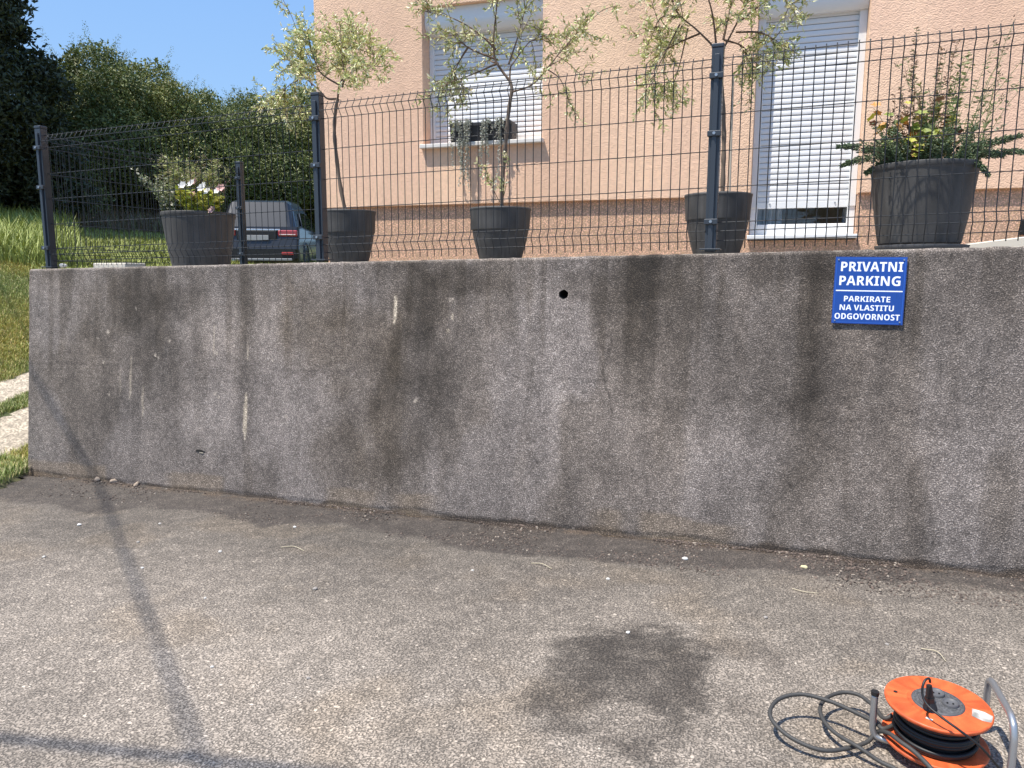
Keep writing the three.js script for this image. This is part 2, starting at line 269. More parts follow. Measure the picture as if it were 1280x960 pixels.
const blobs = [ // x, y, rx, ry, darken(+)/lighten(-), brown
  [0.28, 1.4, 0.1, 0.3, 0.2, 0], [0.95, 1.38, 0.22, 0.22, 0.42, 0.5], [0.62, 1.2, 0.14, 0.35, 0.25, 0.3], [1.35, 1.4, 0.25, 0.16, 0.35, 0.4], [0.5, 0.75, 0.2, 0.5, 0.12, 0.1], [0.7, 0.95, 0.22, 0.25, -0.18, 0], [1.28, 0.8, 0.2, 0.4, 0.15, 0.2], [1.7, 0.8, 0.24, 0.6, -0.32, 0],
  [1.95, 1.3, 0.08, 0.3, 0.3, 0.2], [2.3, 1.1, 0.2, 0.25, -0.2, 0], [2.55, 1.42, 0.26, 0.18, 0.25, 0.6], [2.75, 1.1, 0.4, 0.25, 0.28, 0.9], [3.3, 1.38, 0.16, 0.22, 0.55, 0.7], [3.55, 1.5, 0.35, 0.1, 0.42, 0.5], [3.0, 0.55, 0.3, 0.35, 0.22, 0.4], [3.28, 0.75, 0.25, 0.4, 0.32, 0.3], [2.75, 0.35, 0.2, 0.25, 0.2, 0.5], [3.2, 0.3, 0.25, 0.3, 0.15, 0.3],
  [4.15, 0.9, 0.5, 0.55, -0.24, 0], [4.6, 1.52, 0.4, 0.1, 0.3, 0.3], [4.75, 1.35, 0.25, 0.25, 0.22, 0.2], [5.05, 1.1, 0.18, 0.45, 0.25, 0.2], [5.45, 1.2, 0.2, 0.5, 0.3, 0.3], [5.5, 1.62, 0.6, 0.08, 0.35, 0.2], [5.6, 0.7, 0.12, 0.35, 0.22, 0.2], [5.15, 0.55, 0.35, 0.25, -0.1, 0], [6.0, 0.8, 0.4, 0.5, -0.16, 0], [6.2, 1.5, 0.3, 0.2, 0.22, 0.2], [6.4, 1.2, 0.15, 0.3, 0.15, 0.1], [4.9, 0.9, 0.2, 0.3, -0.12, 0],
];
function wallCol(x, y) {
  const b = roadY(x), st = fbm(x * 2.6, y * 0.55, 201, 4), st2 = fbm(x * 9, y * 0.9, 203, 3), cl = fbm(x * 3.5, y * 3.5, 207, 4), big = fbm(x * 0.9, y * 0.9, 209, 3);
  const wx0 = x + 0.05 * (fbm(x * 5, y * 5, 241, 3) - 0.5), veil = sst(fbm(wx0 * 1.9, y * 0.75 + 0.25 * fbm(x * 6, y * 4, 243, 3), 245, 4), 0.47, 0.6), drip = sst(fbm(wx0 * 7.5, y * 0.5, 247, 3), 0.52, 0.72) * sst(fbm(x * 1.3, y * 0.9, 249, 2), 0.35, 0.6), mott = fbm(x * 13, y * 11, 251, 3) - 0.5;
  let L = 1.0 + 0.42 * (st - 0.5) + 0.34 * (st2 - 0.5) + 0.62 * (cl - 0.5) + 0.34 * (big - 0.5) + 0.34 * mott - 0.25 * veil - 0.17 * drip, br = 0.1 + 0.5 * (fbm(x * 1.7, y * 1.7, 211, 3) - 0.5) + 0.45 * veil + 0.2 * drip;
  for (const [bx, by, rx, ry, k, bb] of blobs) {
    const wx = (x - bx + 0.22 * (fbm(x * 4, y * 4, 213, 3) - 0.5)) / rx, wy = (y - by + 0.3 * (fbm(x * 4 + 9, y * 4, 215, 3) - 0.5)) / ry, g0 = Math.exp(-(wx * wx + wy * wy) * 0.7), g = sst(g0 + 0.55 * (fbm(x * 7, y * 3.2, 253, 4) - 0.5) + 0.25 * (st2 - 0.5), 0.22, 0.8);
    L *= 1 - clamp(k * g, -1, 0.42); br += bb * g * 0.9;
  }
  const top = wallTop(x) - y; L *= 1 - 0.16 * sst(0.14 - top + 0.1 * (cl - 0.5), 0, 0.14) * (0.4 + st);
  const run = sst(fbm(x * 17, 3, 263, 2), 0.5, 0.66) * sst(0.12 + 0.85 * fbm(x * 6, 9, 265, 2) - top, 0, 0.25); L *= 1 - 0.2 * run; br += 0.3 * run;
  { const pxl = x / 0.07, pyl = y / 0.07, pi = Math.floor(pxl), pj = Math.floor(pyl); if (hash(pi, pj, 267) < 0.22) { const d = Math.hypot(pxl - pi - 0.2 - 0.6 * hash(pi, pj, 268), pyl - pj - 0.2 - 0.6 * hash(pi, pj, 269)) * 0.07; L *= 1 - 0.5 * sst(0.004 + 0.007 * hash(pi, pj, 270) - d, 0, 0.006); } }
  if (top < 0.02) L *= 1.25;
  let c = [0.196 * L, 0.172 * L * (1 - 0.05 * br), 0.16 * L * (1 - 0.14 * br)];
  { const cx = 4.52 + 0.05 * (vn(y * 5, 1, 255) - 0.5) + 0.02 * (vn(y * 22, 1, 257) - 0.5), m = sst(0.011 - Math.abs(x - cx), 0, 0.008) * sst(y, 0.7, 0.85) * sst(1.3 - y, 0, 0.2); c = c.map((v) => v * (1 - 0.4 * m)); const hy = 0.86 + 0.02 * x + 0.05 * (fbm(x * 2, 1, 259, 3) - 0.5), q = sst(0.012 - Math.abs(y - hy), 0, 0.01) * sst(fbm(x * 1.2, 7, 261, 2), 0.45, 0.6); c = c.map((v) => v * (1 - 0.22 * q)); }
  // damp brown foot
  const ft = sst(0.03 + 0.07 * (fbm(x * 7, 1, 217, 3) - 0.4) - (y - b), 0, 0.03); c = c.map((v, i) => lerp(v, [0.085, 0.064, 0.048][i] * (0.7 + 0.7 * cl), ft * 0.85));
  const foot2 = sst(fbm(x * 2.4, 3, 219, 3), 0.5, 0.62) * sst(0.1 + 0.08 * cl - (y - b), 0, 0.03); c = c.map((v, i) => lerp(v, [0.22, 0.17, 0.12][i], foot2 * 0.5));
  for (const [sx, y1, y0, w, k] of streaks) if (y < y1 + 0.02 && y > y0 - 0.02 && Math.abs(x - sx) < 0.06) {
    const t = (y1 - y) / (y1 - y0), ww = w * (0.25 + Math.sin(clamp(t) * Math.PI) * (0.6 + 0.5 * t)), dx = Math.abs(x - sx - 0.012 * (vn(y * 14, sx, 221) - 0.5));
    const m = sst(ww + 0.005 - dx, 0, 0.008) * k * (t > 0 && t < 1 ? 1 : 0); c = c.map((v, i) => lerp(v, [0.5, 0.43, 0.34][i], clamp(m)));
  }
  for (const [sx, sy] of specks) { const d = Math.hypot((x - sx) * (0.6 + hash(sx * 100 | 0, 1, 2)), y - sy - 0.4 * (x - sx)); if (d < 0.03) c = c.map((v, i) => lerp(v, [0.46, 0.4, 0.34][i], sst(0.022 - d - 0.014 * vn(x * 90, y * 90, 223), 0, 0.01) * 0.9)); }
  return c.map((v) => v / MW);
}
{
  const W = thing('retaining_wall', 'long rough grey concrete retaining wall stained with damp streaks', 'wall');
  const NX = 800, NY = 160, xs = [], pos = [], col = [], uv = [], idx = [];
  for (let i = 0; i <= NX; i++) xs.push(lerp(X0, X1, i / NX));
  const P = (x, t) => {
    const b = YB, T = wallTop(x), y = lerp(b, T, t), d = 0.006 * (fbm(x * 5, y * 5, 231, 4) - 0.5) + 0.012 * (fbm(x * 1.1, y * 1.1, 233, 3) - 0.5);
    let z = wallZ(x, y) + d; const e = T - y; if (e < 0.012) z -= (0.012 - e) * 0.9 + 0.006 * vn(x * 40, 1, 235) * (1 - e / 0.012);
    let yy = y - 0; if (t === 1) yy -= 0.008 * vn(x * 22, 5, 237);
    const lip = y - roadY(x); if (lip < 0.045) z -= 0.005 * sst(0.03 - lip + 0.03 * (vn(x * 3, 2, 239) - 0.5), 0, 0.012); // undercut at the foot
    return [x, yy, z];
  };
  const cut = holes.map(([hx, hy]) => { const i = Math.round(((hx - X0) / (X1 - X0)) * NX), j = Math.round(((hy - YB) / (wallTop(hx) - YB)) * NY); return [i - 5, i + 5, j - 5, j + 5, hx, hy]; });
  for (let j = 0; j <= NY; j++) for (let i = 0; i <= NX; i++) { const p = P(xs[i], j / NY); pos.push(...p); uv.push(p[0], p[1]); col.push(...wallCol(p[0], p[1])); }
  for (let j = 0; j < NY; j++) for (let i = 0; i < NX; i++) { if (cut.some((c) => i >= c[0] && i < c[1] && j >= c[2] && j < c[3])) continue; const a = j * (NX + 1) + i, b = a + 1, c = a + NX + 1, d = c + 1; idx.push(a, b, c, b, d, c); }
  const rims = [];
  for (const [i0, i1, j0, j1, hx, hy] of cut) {
    const loop = []; for (let i = i0; i < i1; i++) loop.push([i, j0]); for (let j = j0; j < j1; j++) loop.push([i1, j]); for (let i = i1; i > i0; i--) loop.push([i, j1]); for (let j = j1; j > j0; j--) loop.push([i0, j]);
    const ring = [], start = pos.length / 3, rim = [];
    loop.forEach(([i, j], k) => { const a = Math.atan2((j - (j0 + j1) / 2), (i - (i0 + i1) / 2)), r = 0.026 * (0.9 + 0.25 * vn(Math.cos(a) * 2 + 3, Math.sin(a) * 2 + hx, 241)); const x = hx + Math.cos(a) * r, y = hy + Math.sin(a) * r, p = P(x, (y - YB) / (wallTop(x) - YB)); pos.push(...p); uv.push(p[0], p[1]); col.push(...wallCol(p[0], p[1])); rim.push(p); });
    for (let k = 0; k < loop.length; k++) { const n = (k + 1) % loop.length, A = loop[k][1] * (NX + 1) + loop[k][0], B = loop[n][1] * (NX + 1) + loop[n][0], C = start + k, D = start + n; idx.push(A, B, C, B, D, C); }
    rims.push(rim);
  }
  const g = new THREE.BufferGeometry(); g.setAttribute('position', new THREE.Float32BufferAttribute(pos, 3)); g.setAttribute('uv', new THREE.Float32BufferAttribute(uv, 2)); g.setAttribute('color', new THREE.Float32BufferAttribute(col, 3)); g.setIndex(idx); g.computeVertexNormals();
  mesh('wall_face', g, mat.wall, W);
  for (const rim of rims) {
    const p = [], ix = [], n = rim.length; for (const q of rim) p.push(...q); for (const q of rim) p.push(q[0], q[1] + 0.02, q[2] - 0.26);
    for (let k = 0; k < n; k++) { const a = k, b = (k + 1) % n; ix.push(a, b, a + n, b, b + n, a + n); } for (let k = 1; k < n - 1; k++) ix.push(n, n + k, n + k + 1);
    const q = new THREE.BufferGeometry(); q.setAttribute('position', new THREE.Float32BufferAttribute(p, 3)); q.setIndex(ix); q.computeVertexNormals(); mesh('weep_hole', q, M([0.03, 0.027, 0.024], 1, { side: THREE.DoubleSide }), W);
  }
  // top, ends and the return behind
  const back = -0.13, tp = [], tc = [], tu = [], ti = []; let o = 0;
  for (let i = 0; i <= NX; i++) { const f = P(xs[i], 1); for (const z of [f[2], f[2] - 0.05, back]) { tp.push(f[0], z === f[2] ? f[1] : wallTop(f[0]) - 0.002, z); tu.push(f[0], z); tc.push(0.3 / MW, 0.28 / MW, 0.25 / MW); } }
  for (let i = 0; i < NX; i++) for (let k = 0; k < 2; k++) { const a = i * 3 + k; ti.push(a, a + 3, a + 1, a + 1, a + 3, a + 4); }
  const tg = new THREE.BufferGeometry(); tg.setAttribute('position', new THREE.Float32BufferAttribute(tp, 3)); tg.setAttribute('uv', new THREE.Float32BufferAttribute(tu, 2)); tg.setAttribute('color', new THREE.Float32BufferAttribute(tc, 3)); tg.setIndex(ti); tg.computeVertexNormals(); mesh('wall_top', tg, mat.wall, W);
  const ep = [], eu = [], ec = [], ei = [];
  for (let j = 0; j <= 40; j++) { const q = P(X0, j / 40); for (const z of [q[2], -6.5]) { ep.push(X0, q[1], z); eu.push(z, q[1]); ec.push(0.17 / MW, 0.16 / MW, 0.145 / MW); } }
  for (let j = 0; j < 40; j++) { const a = j * 2; ei.push(a, a + 2, a + 1, a + 1, a + 2, a + 3); }
  const eg = new THREE.BufferGeometry(); eg.setAttribute('position', new THREE.Float32BufferAttribute(ep, 3)); eg.setAttribute('uv', new THREE.Float32BufferAttribute(eu, 2)); eg.setAttribute('color', new THREE.Float32BufferAttribute(ec, 3)); eg.setIndex(ei); eg.computeVertexNormals(); mesh('return_wall', eg, M([1, 1, 1], 0.95, { vertexColors: true, map: mat.wall.map, side: THREE.DoubleSide }), W);
  // small chipped slot low on the left of the face
  const cs = new THREE.Shape(); cs.moveTo(-0.045, 0.006); cs.quadraticCurveTo(-0.01, 0.022, 0.04, 0.004); cs.quadraticCurveTo(0, -0.012, -0.045, 0.006);
  const slot = mesh('chipped_slot', new THREE.ExtrudeGeometry(cs, { depth: 0.004, bevelEnabled: false }), M([0.02, 0.018, 0.015], 1), W); slot.position.set(1.6, 0.305, wallZ(1.6, 0.305) - 0.0005); slot.rotation.x = -0.1;
  const ch = mesh('pale_chip', rbox(0.035, 0.007, 0.006, 0, 0, 0, 0.002), M([0.42, 0.36, 0.28], 1), W); ch.position.set(1.61, 0.297, wallZ(1.6, 0.3) + 0.001); ch.rotation.z = -0.08;
}
{ // yard surface behind the wall, in front of the house
  const xs = steps([0.6, 12, 0.3]), zs = steps([-2.6, -0.12, 0.2]);
  tag(mesh('terrace', gridGeo(xs, zs, (x) => wallTop(x) - 0.012, () => [0.42, 0.37, 0.3]), M([1, 1, 1], 0.95, { vertexColors: true, map: soilTex })), 'pale terrace strip between the fence and the house', 'terrace', null, 'structure');
}

{ const m = mesh('concrete_slab', rbox(0.34, 0.05, 0.2, 0, 0, 0, 0.008), mat.cream); m.position.set(0.42, 1.612, -0.26); tag(m, 'pale concrete slab lying behind the fence between the corner post and the flower planter', 'slab'); }
// ------------------------------------------------------------------ house
{
  const H = thing('house', 'salmon pink rendered house with white roller shutters behind the fence', 'house', [0.0954 * 0, 0, 0], 0.053);
  const hn = V(Math.sin(0.053), 0, Math.cos(0.053)); H.position.copy(hn.multiplyScalar(-1.8));
  const s0 = 1.31, s1 = 13, TOP = 6.2, PL = 2.182;
  const W0 = 2.384, W1 = 3.49, WB = 2.70, WT = 3.868, D0 = 5.2, D1 = 5.99, DB = 1.85, DT = 3.76;
  const sh = new THREE.Shape(); sh.moveTo(s0, PL); sh.lineTo(D0, PL); sh.lineTo(D0, DT); sh.lineTo(D1, DT); sh.lineTo(D1, PL); sh.lineTo(s1, PL); sh.lineTo(s1, TOP); sh.lineTo(s0, TOP); sh.closePath();
  const hole = new THREE.Path(); hole.moveTo(W0, WB); hole.lineTo(W1, WB); hole.lineTo(W1, WT); hole.lineTo(W0, WT); hole.closePath(); sh.holes.push(hole);
  const wg = new THREE.ExtrudeGeometry(sh, { depth: 0.32, bevelEnabled: true, bevelSize: 0.004, bevelThickness: 0.004, bevelSegments: 1 }).translate(0, 0, -0.324);
  const wall = mesh('wall', wg, mat.stucco, H);
  mesh('side_wall', box(0.3, TOP - PL, 8, s0 + 0.15, (TOP + PL) / 2, -4.335), mat.stucco, H);
  mesh('far_wall', box(s1 - s0, TOP - 1, 0.3, (s0 + s1) / 2, (TOP + 1) / 2, -8.5), mat.stucco, H);
  const ps = new THREE.Shape(); ps.moveTo(s0 + 0.04, 1.2); ps.lineTo(s1, 1.2); ps.lineTo(s1, PL); ps.lineTo(D1, PL); ps.lineTo(D1, DB - 0.02); ps.lineTo(D0, DB - 0.02); ps.lineTo(D0, PL); ps.lineTo(s0 + 0.04, PL); ps.closePath();
  mesh('plinth', new THREE.ExtrudeGeometry(ps, { depth: 0.28, bevelEnabled: false }).translate(0, 0, -0.322), mat.plinth, H);
  mesh('floor_slab', box(s1 - s0 - 0.7, 0.2, 7.4, (s0 + s1) / 2, 1.7, -4.3), mat.concrete, H);
  mesh('ceiling_slab', box(s1 - s0 - 0.7, 0.2, 7.4, (s0 + s1) / 2, 4.2, -4.3), mat.concrete, H);
  mesh('roof', box(s1 - s0 + 0.9, 0.25, 9.4, (s0 + s1) / 2, TOP + 0.125, -4.2), M([0.3, 0.12, 0.07], 0.9), H);
  const slatGeo = (w, h) => { const s = new THREE.Shape(); s.moveTo(0, 0); s.lineTo(0, h * 0.9); s.lineTo(0.002, h * 0.93); s.quadraticCurveTo(0.0105, h * 0.6, 0.008, h * 0.12); s.lineTo(0.003, 0.0); s.closePath(); return new THREE.ExtrudeGeometry(s, { depth: w, bevelEnabled: false, curveSegments: 4 }).rotateY(-Math.PI / 2).translate(w / 2, 0, 0).scale(1, 1, 1); };
  function shutter(parent, a, b, y0, y1, z, pitch, frameW) {
    for (const [x0, x1] of [[a, a + frameW], [b - frameW, b]]) mesh('guide_rail', rbox(x1 - x0, y1 - y0 + 0.16, 0.05, (x0 + x1) / 2, (y0 + y1 + 0.16) / 2, z + 0.012, 0.003), mat.white, parent);
    const w = b - a - 2 * frameW + 0.004, g = slatGeo(w, pitch); let n = Math.floor((y1 - y0) / pitch);
    for (let k = 0; k <= n + 1; k++) { const m = mesh('slat', g, mat.slat, parent); m.position.set((a + b) / 2, y0 + 0.045 + k * pitch, z); }
    mesh('bottom_bar', rbox(w, 0.05, 0.016, (a + b) / 2, y0 + 0.02, z + 0.004, 0.003), mat.white, parent);
    for (const dx of [-0.36, 0.36]) mesh('stop_screw', cyl(0.006, 0.006, 0.01, 8).rotateX(Math.PI / 2).translate((a + b) / 2 + dx * w, y0 + 0.03, z + 0.014), mat.bolt, parent);
  }
  const boxShape = (h, d) => { const s = new THREE.Shape(); s.moveTo(0, h); s.lineTo(d, h); s.lineTo(d, h * 0.45); s.quadraticCurveTo(d, 0.05, d * 0.72, 0.012); s.lineTo(d * 0.6, 0); s.lineTo(0, 0); s.closePath(); return s; };
  const win = new THREE.Group(); win.name = 'window'; H.add(win);
  mesh('shutter_box', new THREE.ExtrudeGeometry(boxShape(0.2, 0.13), { depth: W1 - W0 - 0.012, bevelEnabled: false, curveSegments: 10 }).rotateY(-Math.PI / 2).translate(W1 - 0.006, WT - 0.205, -0.18), mat.white, win);
  shutter(win, W0 + 0.005, W1 - 0.005, WB + 0.012, WT - 0.2, -0.185, 0.0445, 0.04);
  mesh('sill', rbox(W1 - W0 + 0.03, 0.035, 0.26, (W0 + W1) / 2, WB - 0.015, -0.077, 0.006), mat.sill, win);
  const door = new THREE.Group(); door.name = 'balcony_door'; H.add(door);
  mesh('shutter_box', new THREE.ExtrudeGeometry(boxShape(0.22, 0.12), { depth: D1 - D0 - 0.012, bevelEnabled: false, curveSegments: 10 }).rotateY(-Math.PI / 2).translate(D1 - 0.006, DT - 0.225, -0.18), mat.white, door);
  shutter(door, D0 + 0.005, D1 - 0.005, 2.092, DT - 0.22, -0.165, 0.0445, 0.055);
  for (const [x0, x1] of [[D0 + 0.005, D0 + 0.06], [D1 - 0.06, D1 - 0.005]]) mesh('frame', rbox(x1 - x0, 0.42, 0.06, (x0 + x1) / 2, DB + 0.21, -0.17, 0.004), mat.white, door);
  mesh('frame', rbox(D1 - D0 - 0.12, 0.085, 0.06, (D0 + D1) / 2, DB + 0.07, -0.18, 0.006), mat.white, door);
  mesh('threshold', rbox(D1 - D0 + 0.02, 0.03, 0.2, (D0 + D1) / 2, DB + 0.005, -0.085, 0.005), mat.white, door);
  mesh('pane', box(D1 - D0 - 0.12, 0.3, 0.006, (D0 + D1) / 2, 2.08, -0.19), M([1, 1, 1], 0.02, { transmission: 1, thickness: 0, ior: 1.5 }), door);
  const cp = []; for (let i = 0; i <= 120; i++) { const u = i / 120; if (u > 0.33 && u < 0.9) continue; cp.push([lerp(D0, D1, u), Math.sin(u * 95) * 0.02]); }
  const cgs = []; let pv = null; for (const q of cp) { if (pv && q[0] - pv[0] < 0.02) { const dx = q[0] - pv[0], dz = q[1] - pv[1]; cgs.push(new THREE.PlaneGeometry(Math.hypot(dx, dz), 1.4).rotateY(-Math.atan2(dz, dx)).translate((q[0] + pv[0]) / 2, 2.45, -0.3 + (q[1] + pv[1]) / 2)); } pv = q; }
  mesh('curtain', cgs, M([0.4, 0.43, 0.47], 0.9, { side: THREE.DoubleSide }), door);
  mesh('basement_vent', box(0.3, 0.11, 0.02, 7.23, 1.905, -0.035), mat.dark, H);
}
{ // pale sloping kerb by the house at the right edge
  const s = new THREE.Shape(); s.moveTo(0, -0.2); s.lineTo(1.6, -0.2); s.lineTo(1.6, 0.21); s.lineTo(0, 0); s.closePath();
  const m = mesh('ramp_kerb', new THREE.ExtrudeGeometry(s, { depth: 0.1, bevelEnabled: true, bevelSize: 0.006, bevelThickness: 0.006, bevelSegments: 1 }), mat.cream); m.position.set(6.45, 1.742, -1.35); m.rotation.y = 0.053;
  tag(m, 'cream concrete kerb rising to the right behind the big planter', 'kerb');
}

// ------------------------------------------------------------------ fence
const LV = [1.0, 0.953, 0.908, 0.715, 0.525, 0.335, 0.148, 0.1, 0.05];
const vprof = [[1.012, 0], [1.0, 0], [0.953, 0.032], [0.908, 0], [0.5, 0], [0.148, 0], [0.1, 0.032], [0.05, 0], [0.006, 0]];
const vGeo = tube(vprof.map(([y, z]) => V(0, y, z)), 0.0027, 4);
const offs = { 0.953: 0.032, 0.1: 0.032 };
function panel(label, a, b, y0, slope) { // a,b: [x,z] ends
  const dx = b[0] - a[0], dz = b[1] - a[1], L = Math.hypot(dx, dz), g = thing('mesh_fence', label, 'fence', [a[0], y0, a[1]], -Math.atan2(dz, dx), 'mesh panels of the fence');
  const n = Math.round((L - 0.06) / 0.0503), gap = (L - n * 0.0503) / 2;
  for (let i = 0; i <= n; i++) { const x = gap + i * 0.0503, m = mesh('vertical_wire', vGeo, mat.wire, g); m.position.set(x, x * slope, 0); }
  const hg = tube([V(0, 0, 0), V(L - 0.05, (L - 0.05) * slope, 0)], 0.0027, 5);
  for (const l of LV) { const m = mesh('horizontal_wire', hg, mat.wire, g); m.position.set(0.025, l + 0.025 * slope, (offs[l] || 0) - 0.0045); }
  return g;
}
function post(label, x, z, y, turn = 0, hgt = 1.06) {
  const p = thing('fence_post', label, 'fence post', [x, y - 0.02, z], turn, 'steel posts of the mesh fence');
  mesh('tube', rbox(0.06, hgt, 0.06, 0, hgt / 2 + 0.01, 0, 0.004), mat.anthracite, p);
  mesh('clamp_rail', rbox(0.026, hgt - 0.05, 0.014, 0, hgt / 2, 0.036, 0.003), mat.anthracite, p);
  mesh('cap', rbox(0.066, 0.022, 0.066, 0, hgt + 0.02, 0, 0.006), mat.anthracite, p);
  mesh('base_plate', rbox(0.11, 0.008, 0.1, 0, 0.024, 0, 0.002), mat.anthracite, p);
  for (const cy of [0.925, 0.63, 0.17]) {
    const c = mesh('clamp', rbox(0.072, 0.03, 0.022, 0, cy, 0.04, 0.004), mat.anthracite, p);
    mesh('bolt', cyl(0.008, 0.008, 0.012, 8).rotateX(Math.PI / 2).translate(0, cy, 0.054), mat.bolt, c);
  }
  return p;
}
const PX = [0, 2.52, 5.04, 7.56], fenceY = (x) => 1.6 + 0.0166 * x;
post('corner steel fence post at the far end of the grey wall', 0, 0, fenceY(0));
post('steel fence post in front of the house corner, beside a potted tree', PX[1], 0, fenceY(PX[1]));
post('steel fence post standing before the round pot left of the door', PX[2], 0, fenceY(PX[2]));
post('lone steel post behind the flower planter, by the parked car', 0.13, -2.05, 1.615, 0.06, 1.06);
panel('mesh fence panel before the parked car and flower planter', [0, 0], [2.52, 0], fenceY(0), 0.0166);
panel('mesh fence panel in front of the shuttered window', [2.52, 0], [5.04, 0], fenceY(2.52), 0.0166);
panel('mesh fence panel in front of the white door and largest planter', [5.04, 0], [7.56, 0], fenceY(5.04), 0.0166);
panel('mesh side panel running back from the corner post', [0.0, -0.03], [0.13, -2.05], fenceY(0), 0.005);

// ------------------------------------------------------------------ sign
{
  const cv = document.createElement('canvas'); cv.width = 1000; cv.height = 1030; const c = cv.getContext('2d');
  c.fillStyle = '#1a4796'; c.fillRect(0, 0, 1000, 1030);
  c.strokeStyle = '#2a5cb8'; c.lineWidth = 8; c.strokeRect(16, 16, 968, 998);
  c.fillStyle = '#f4f6fa'; c.textBaseline = 'alphabetic'; c.textAlign = 'left';
  const put = (t, x0, x1, yb, h) => { c.font = 'bold 200px sans-serif'; const w = c.measureText(t).width; c.save(); c.translate(x0, yb); c.scale((x1 - x0) / w, h / 146); c.fillText(t, 0, 0); c.restore(); };
  put('PRIVATNI', 62, 962, 218, 150); put('PARKING', 50, 948, 436, 148);
  c.fillRect(28, 512, 944, 18);
  put('PARKIRATE', 142, 818, 690, 88); put('NA VLASTITU', 88, 880, 826, 88); put('ODGOVORNOST', 28, 962, 966, 92);
  { const q = rng(777); for (let i = 0; i < 260; i++) { c.fillStyle = `rgba(${q() < 0.5 ? '170,165,150' : '40,40,45'},${0.02 + 0.05 * q()})`; const x = q() * 1000, y = q() * 1030, w = 4 + 30 * q(); c.fillRect(x, y, w * 0.4, w * (1 + 3 * q())); } }
  const t = new THREE.CanvasTexture(cv); t.colorSpace = THREE.SRGBColorSpace; t.anisotropy = 8;
  const S = thing('parking_sign', 'blue square parking sign with white lettering on the grey wall', 'sign', [5.832, 1.472, wallZ(5.83, 1.47) + 0.009]);
  S.rotation.set(-0.1, 0, -0.012);
  const bend = (g) => { const p = g.attributes.position; for (let i = 0; i < p.count; i++) { const x = p.getX(i), y = p.getY(i); p.setZ(i, p.getZ(i) + 0.05 * x * x + 0.004 * Math.sin(y * 14 + 1) * (x + 0.1) * 6 * 0.3); } g.computeVertexNormals(); return g; };
  mesh('plate', bend(new THREE.BoxGeometry(0.325, 0.335, 0.003, 20, 20, 1)), M([0.02, 0.07, 0.34], 0.4), S);
  mesh('lettering', bend(new THREE.PlaneGeometry(0.321, 0.331, 20, 20).translate(0, 0, 0.0022)), M([1, 1, 1], 0.38, { map: t }), S);
  for (const [a, b] of [[-1, 1], [1, 1], [-1, -1], [1, -1]]) mesh('screw', cyl(0.004, 0.004, 0.006, 8).rotateX(Math.PI / 2).translate(a * 0.148, b * 0.153, 0.004), mat.bolt, S);
}

// ------------------------------------------------------------------ pots
function potGeo(r, h, tiers) {
  const p = tiers ? [[0, 0], [0.62, 0], [0.66, 0.02], [0.76, 0.2], [0.86, 0.42], [0.915, 0.6], [0.945, 0.605], [0.965, 0.8], [0.985, 0.96], [1.0, 0.97], [1.0, 1], [0.95, 1], [0.93, 0.9], [0, 0.9]]
    : [[0, 0], [0.74, 0], [0.765, 0.02], [0.84, 0.3], [0.91, 0.6], [0.965, 0.9], [0.978, 0.93], [0.995, 0.945], [1, 0.99], [0.99, 1], [0.955, 1], [0.94, 0.9], [0, 0.9]];
  return new THREE.LatheGeometry(p.map(([a, b]) => new THREE.Vector2(a * r, b * h)), 48);
}
function pot(label, x, z, y0, r, h, tiers, m, group) {
  const g = thing('plant_pot', label, 'plant pot', [x, y0, z], 0, 'anthracite pots behind the fence');
  mesh('tub', potGeo(r, h, tiers), m, g);
  mesh('soil', new THREE.CircleGeometry(r * 0.93, 32).rotateX(-Math.PI / 2).translate(0, h * 0.93, 0), mat.soil, g);
  return g;
}
const Y = (x) => wallTop(x) - 0.01;
const pA = pot('wide anthracite planter full of white flowers and herbs near the corner post', 0.95, -0.58, Y(0.95), 0.285, 2.037 - Y(0.95), false, mat.pot2);
const pB = pot('round anthracite pot at the house corner beside the fence post', 2.34, -0.6, Y(2.34), 0.205, 2.016 - Y(2.34), true, mat.pot);
const pC = pot('round anthracite pot under the shuttered window', 3.559, -0.6, Y(3.559), 0.212, 1.999 - Y(3.559), true, mat.pot);
const pD = pot('round anthracite pot partly hidden by the fence post beside the door', 5.007, -0.6, Y(5.0), 0.205, 2.04 - Y(5.0), true, mat.pot);
const pE = pot('largest anthracite planter with tall weeds and juniper right of the door', 6.107, -0.45, Y(6.1) + 0.045, 0.27, 2.14 - Y(6.1) - 0.045, false, mat.pot);
{
  const s = mesh('pot_saucer', new THREE.LatheGeometry([[0, 0], [0.2, 0], [0.225, 0.01], [0.235, 0.04], [0.225, 0.042], [0.212, 0.016], [0, 0.016]].map(([a, b]) => new THREE.Vector2(a, b)), 40), M([0.1, 0.1, 0.105], 0.6)); s.position.set(6.12, Y(6.1), -0.45);
  tag(s, 'shallow grey saucer under the largest planter', 'saucer');
}

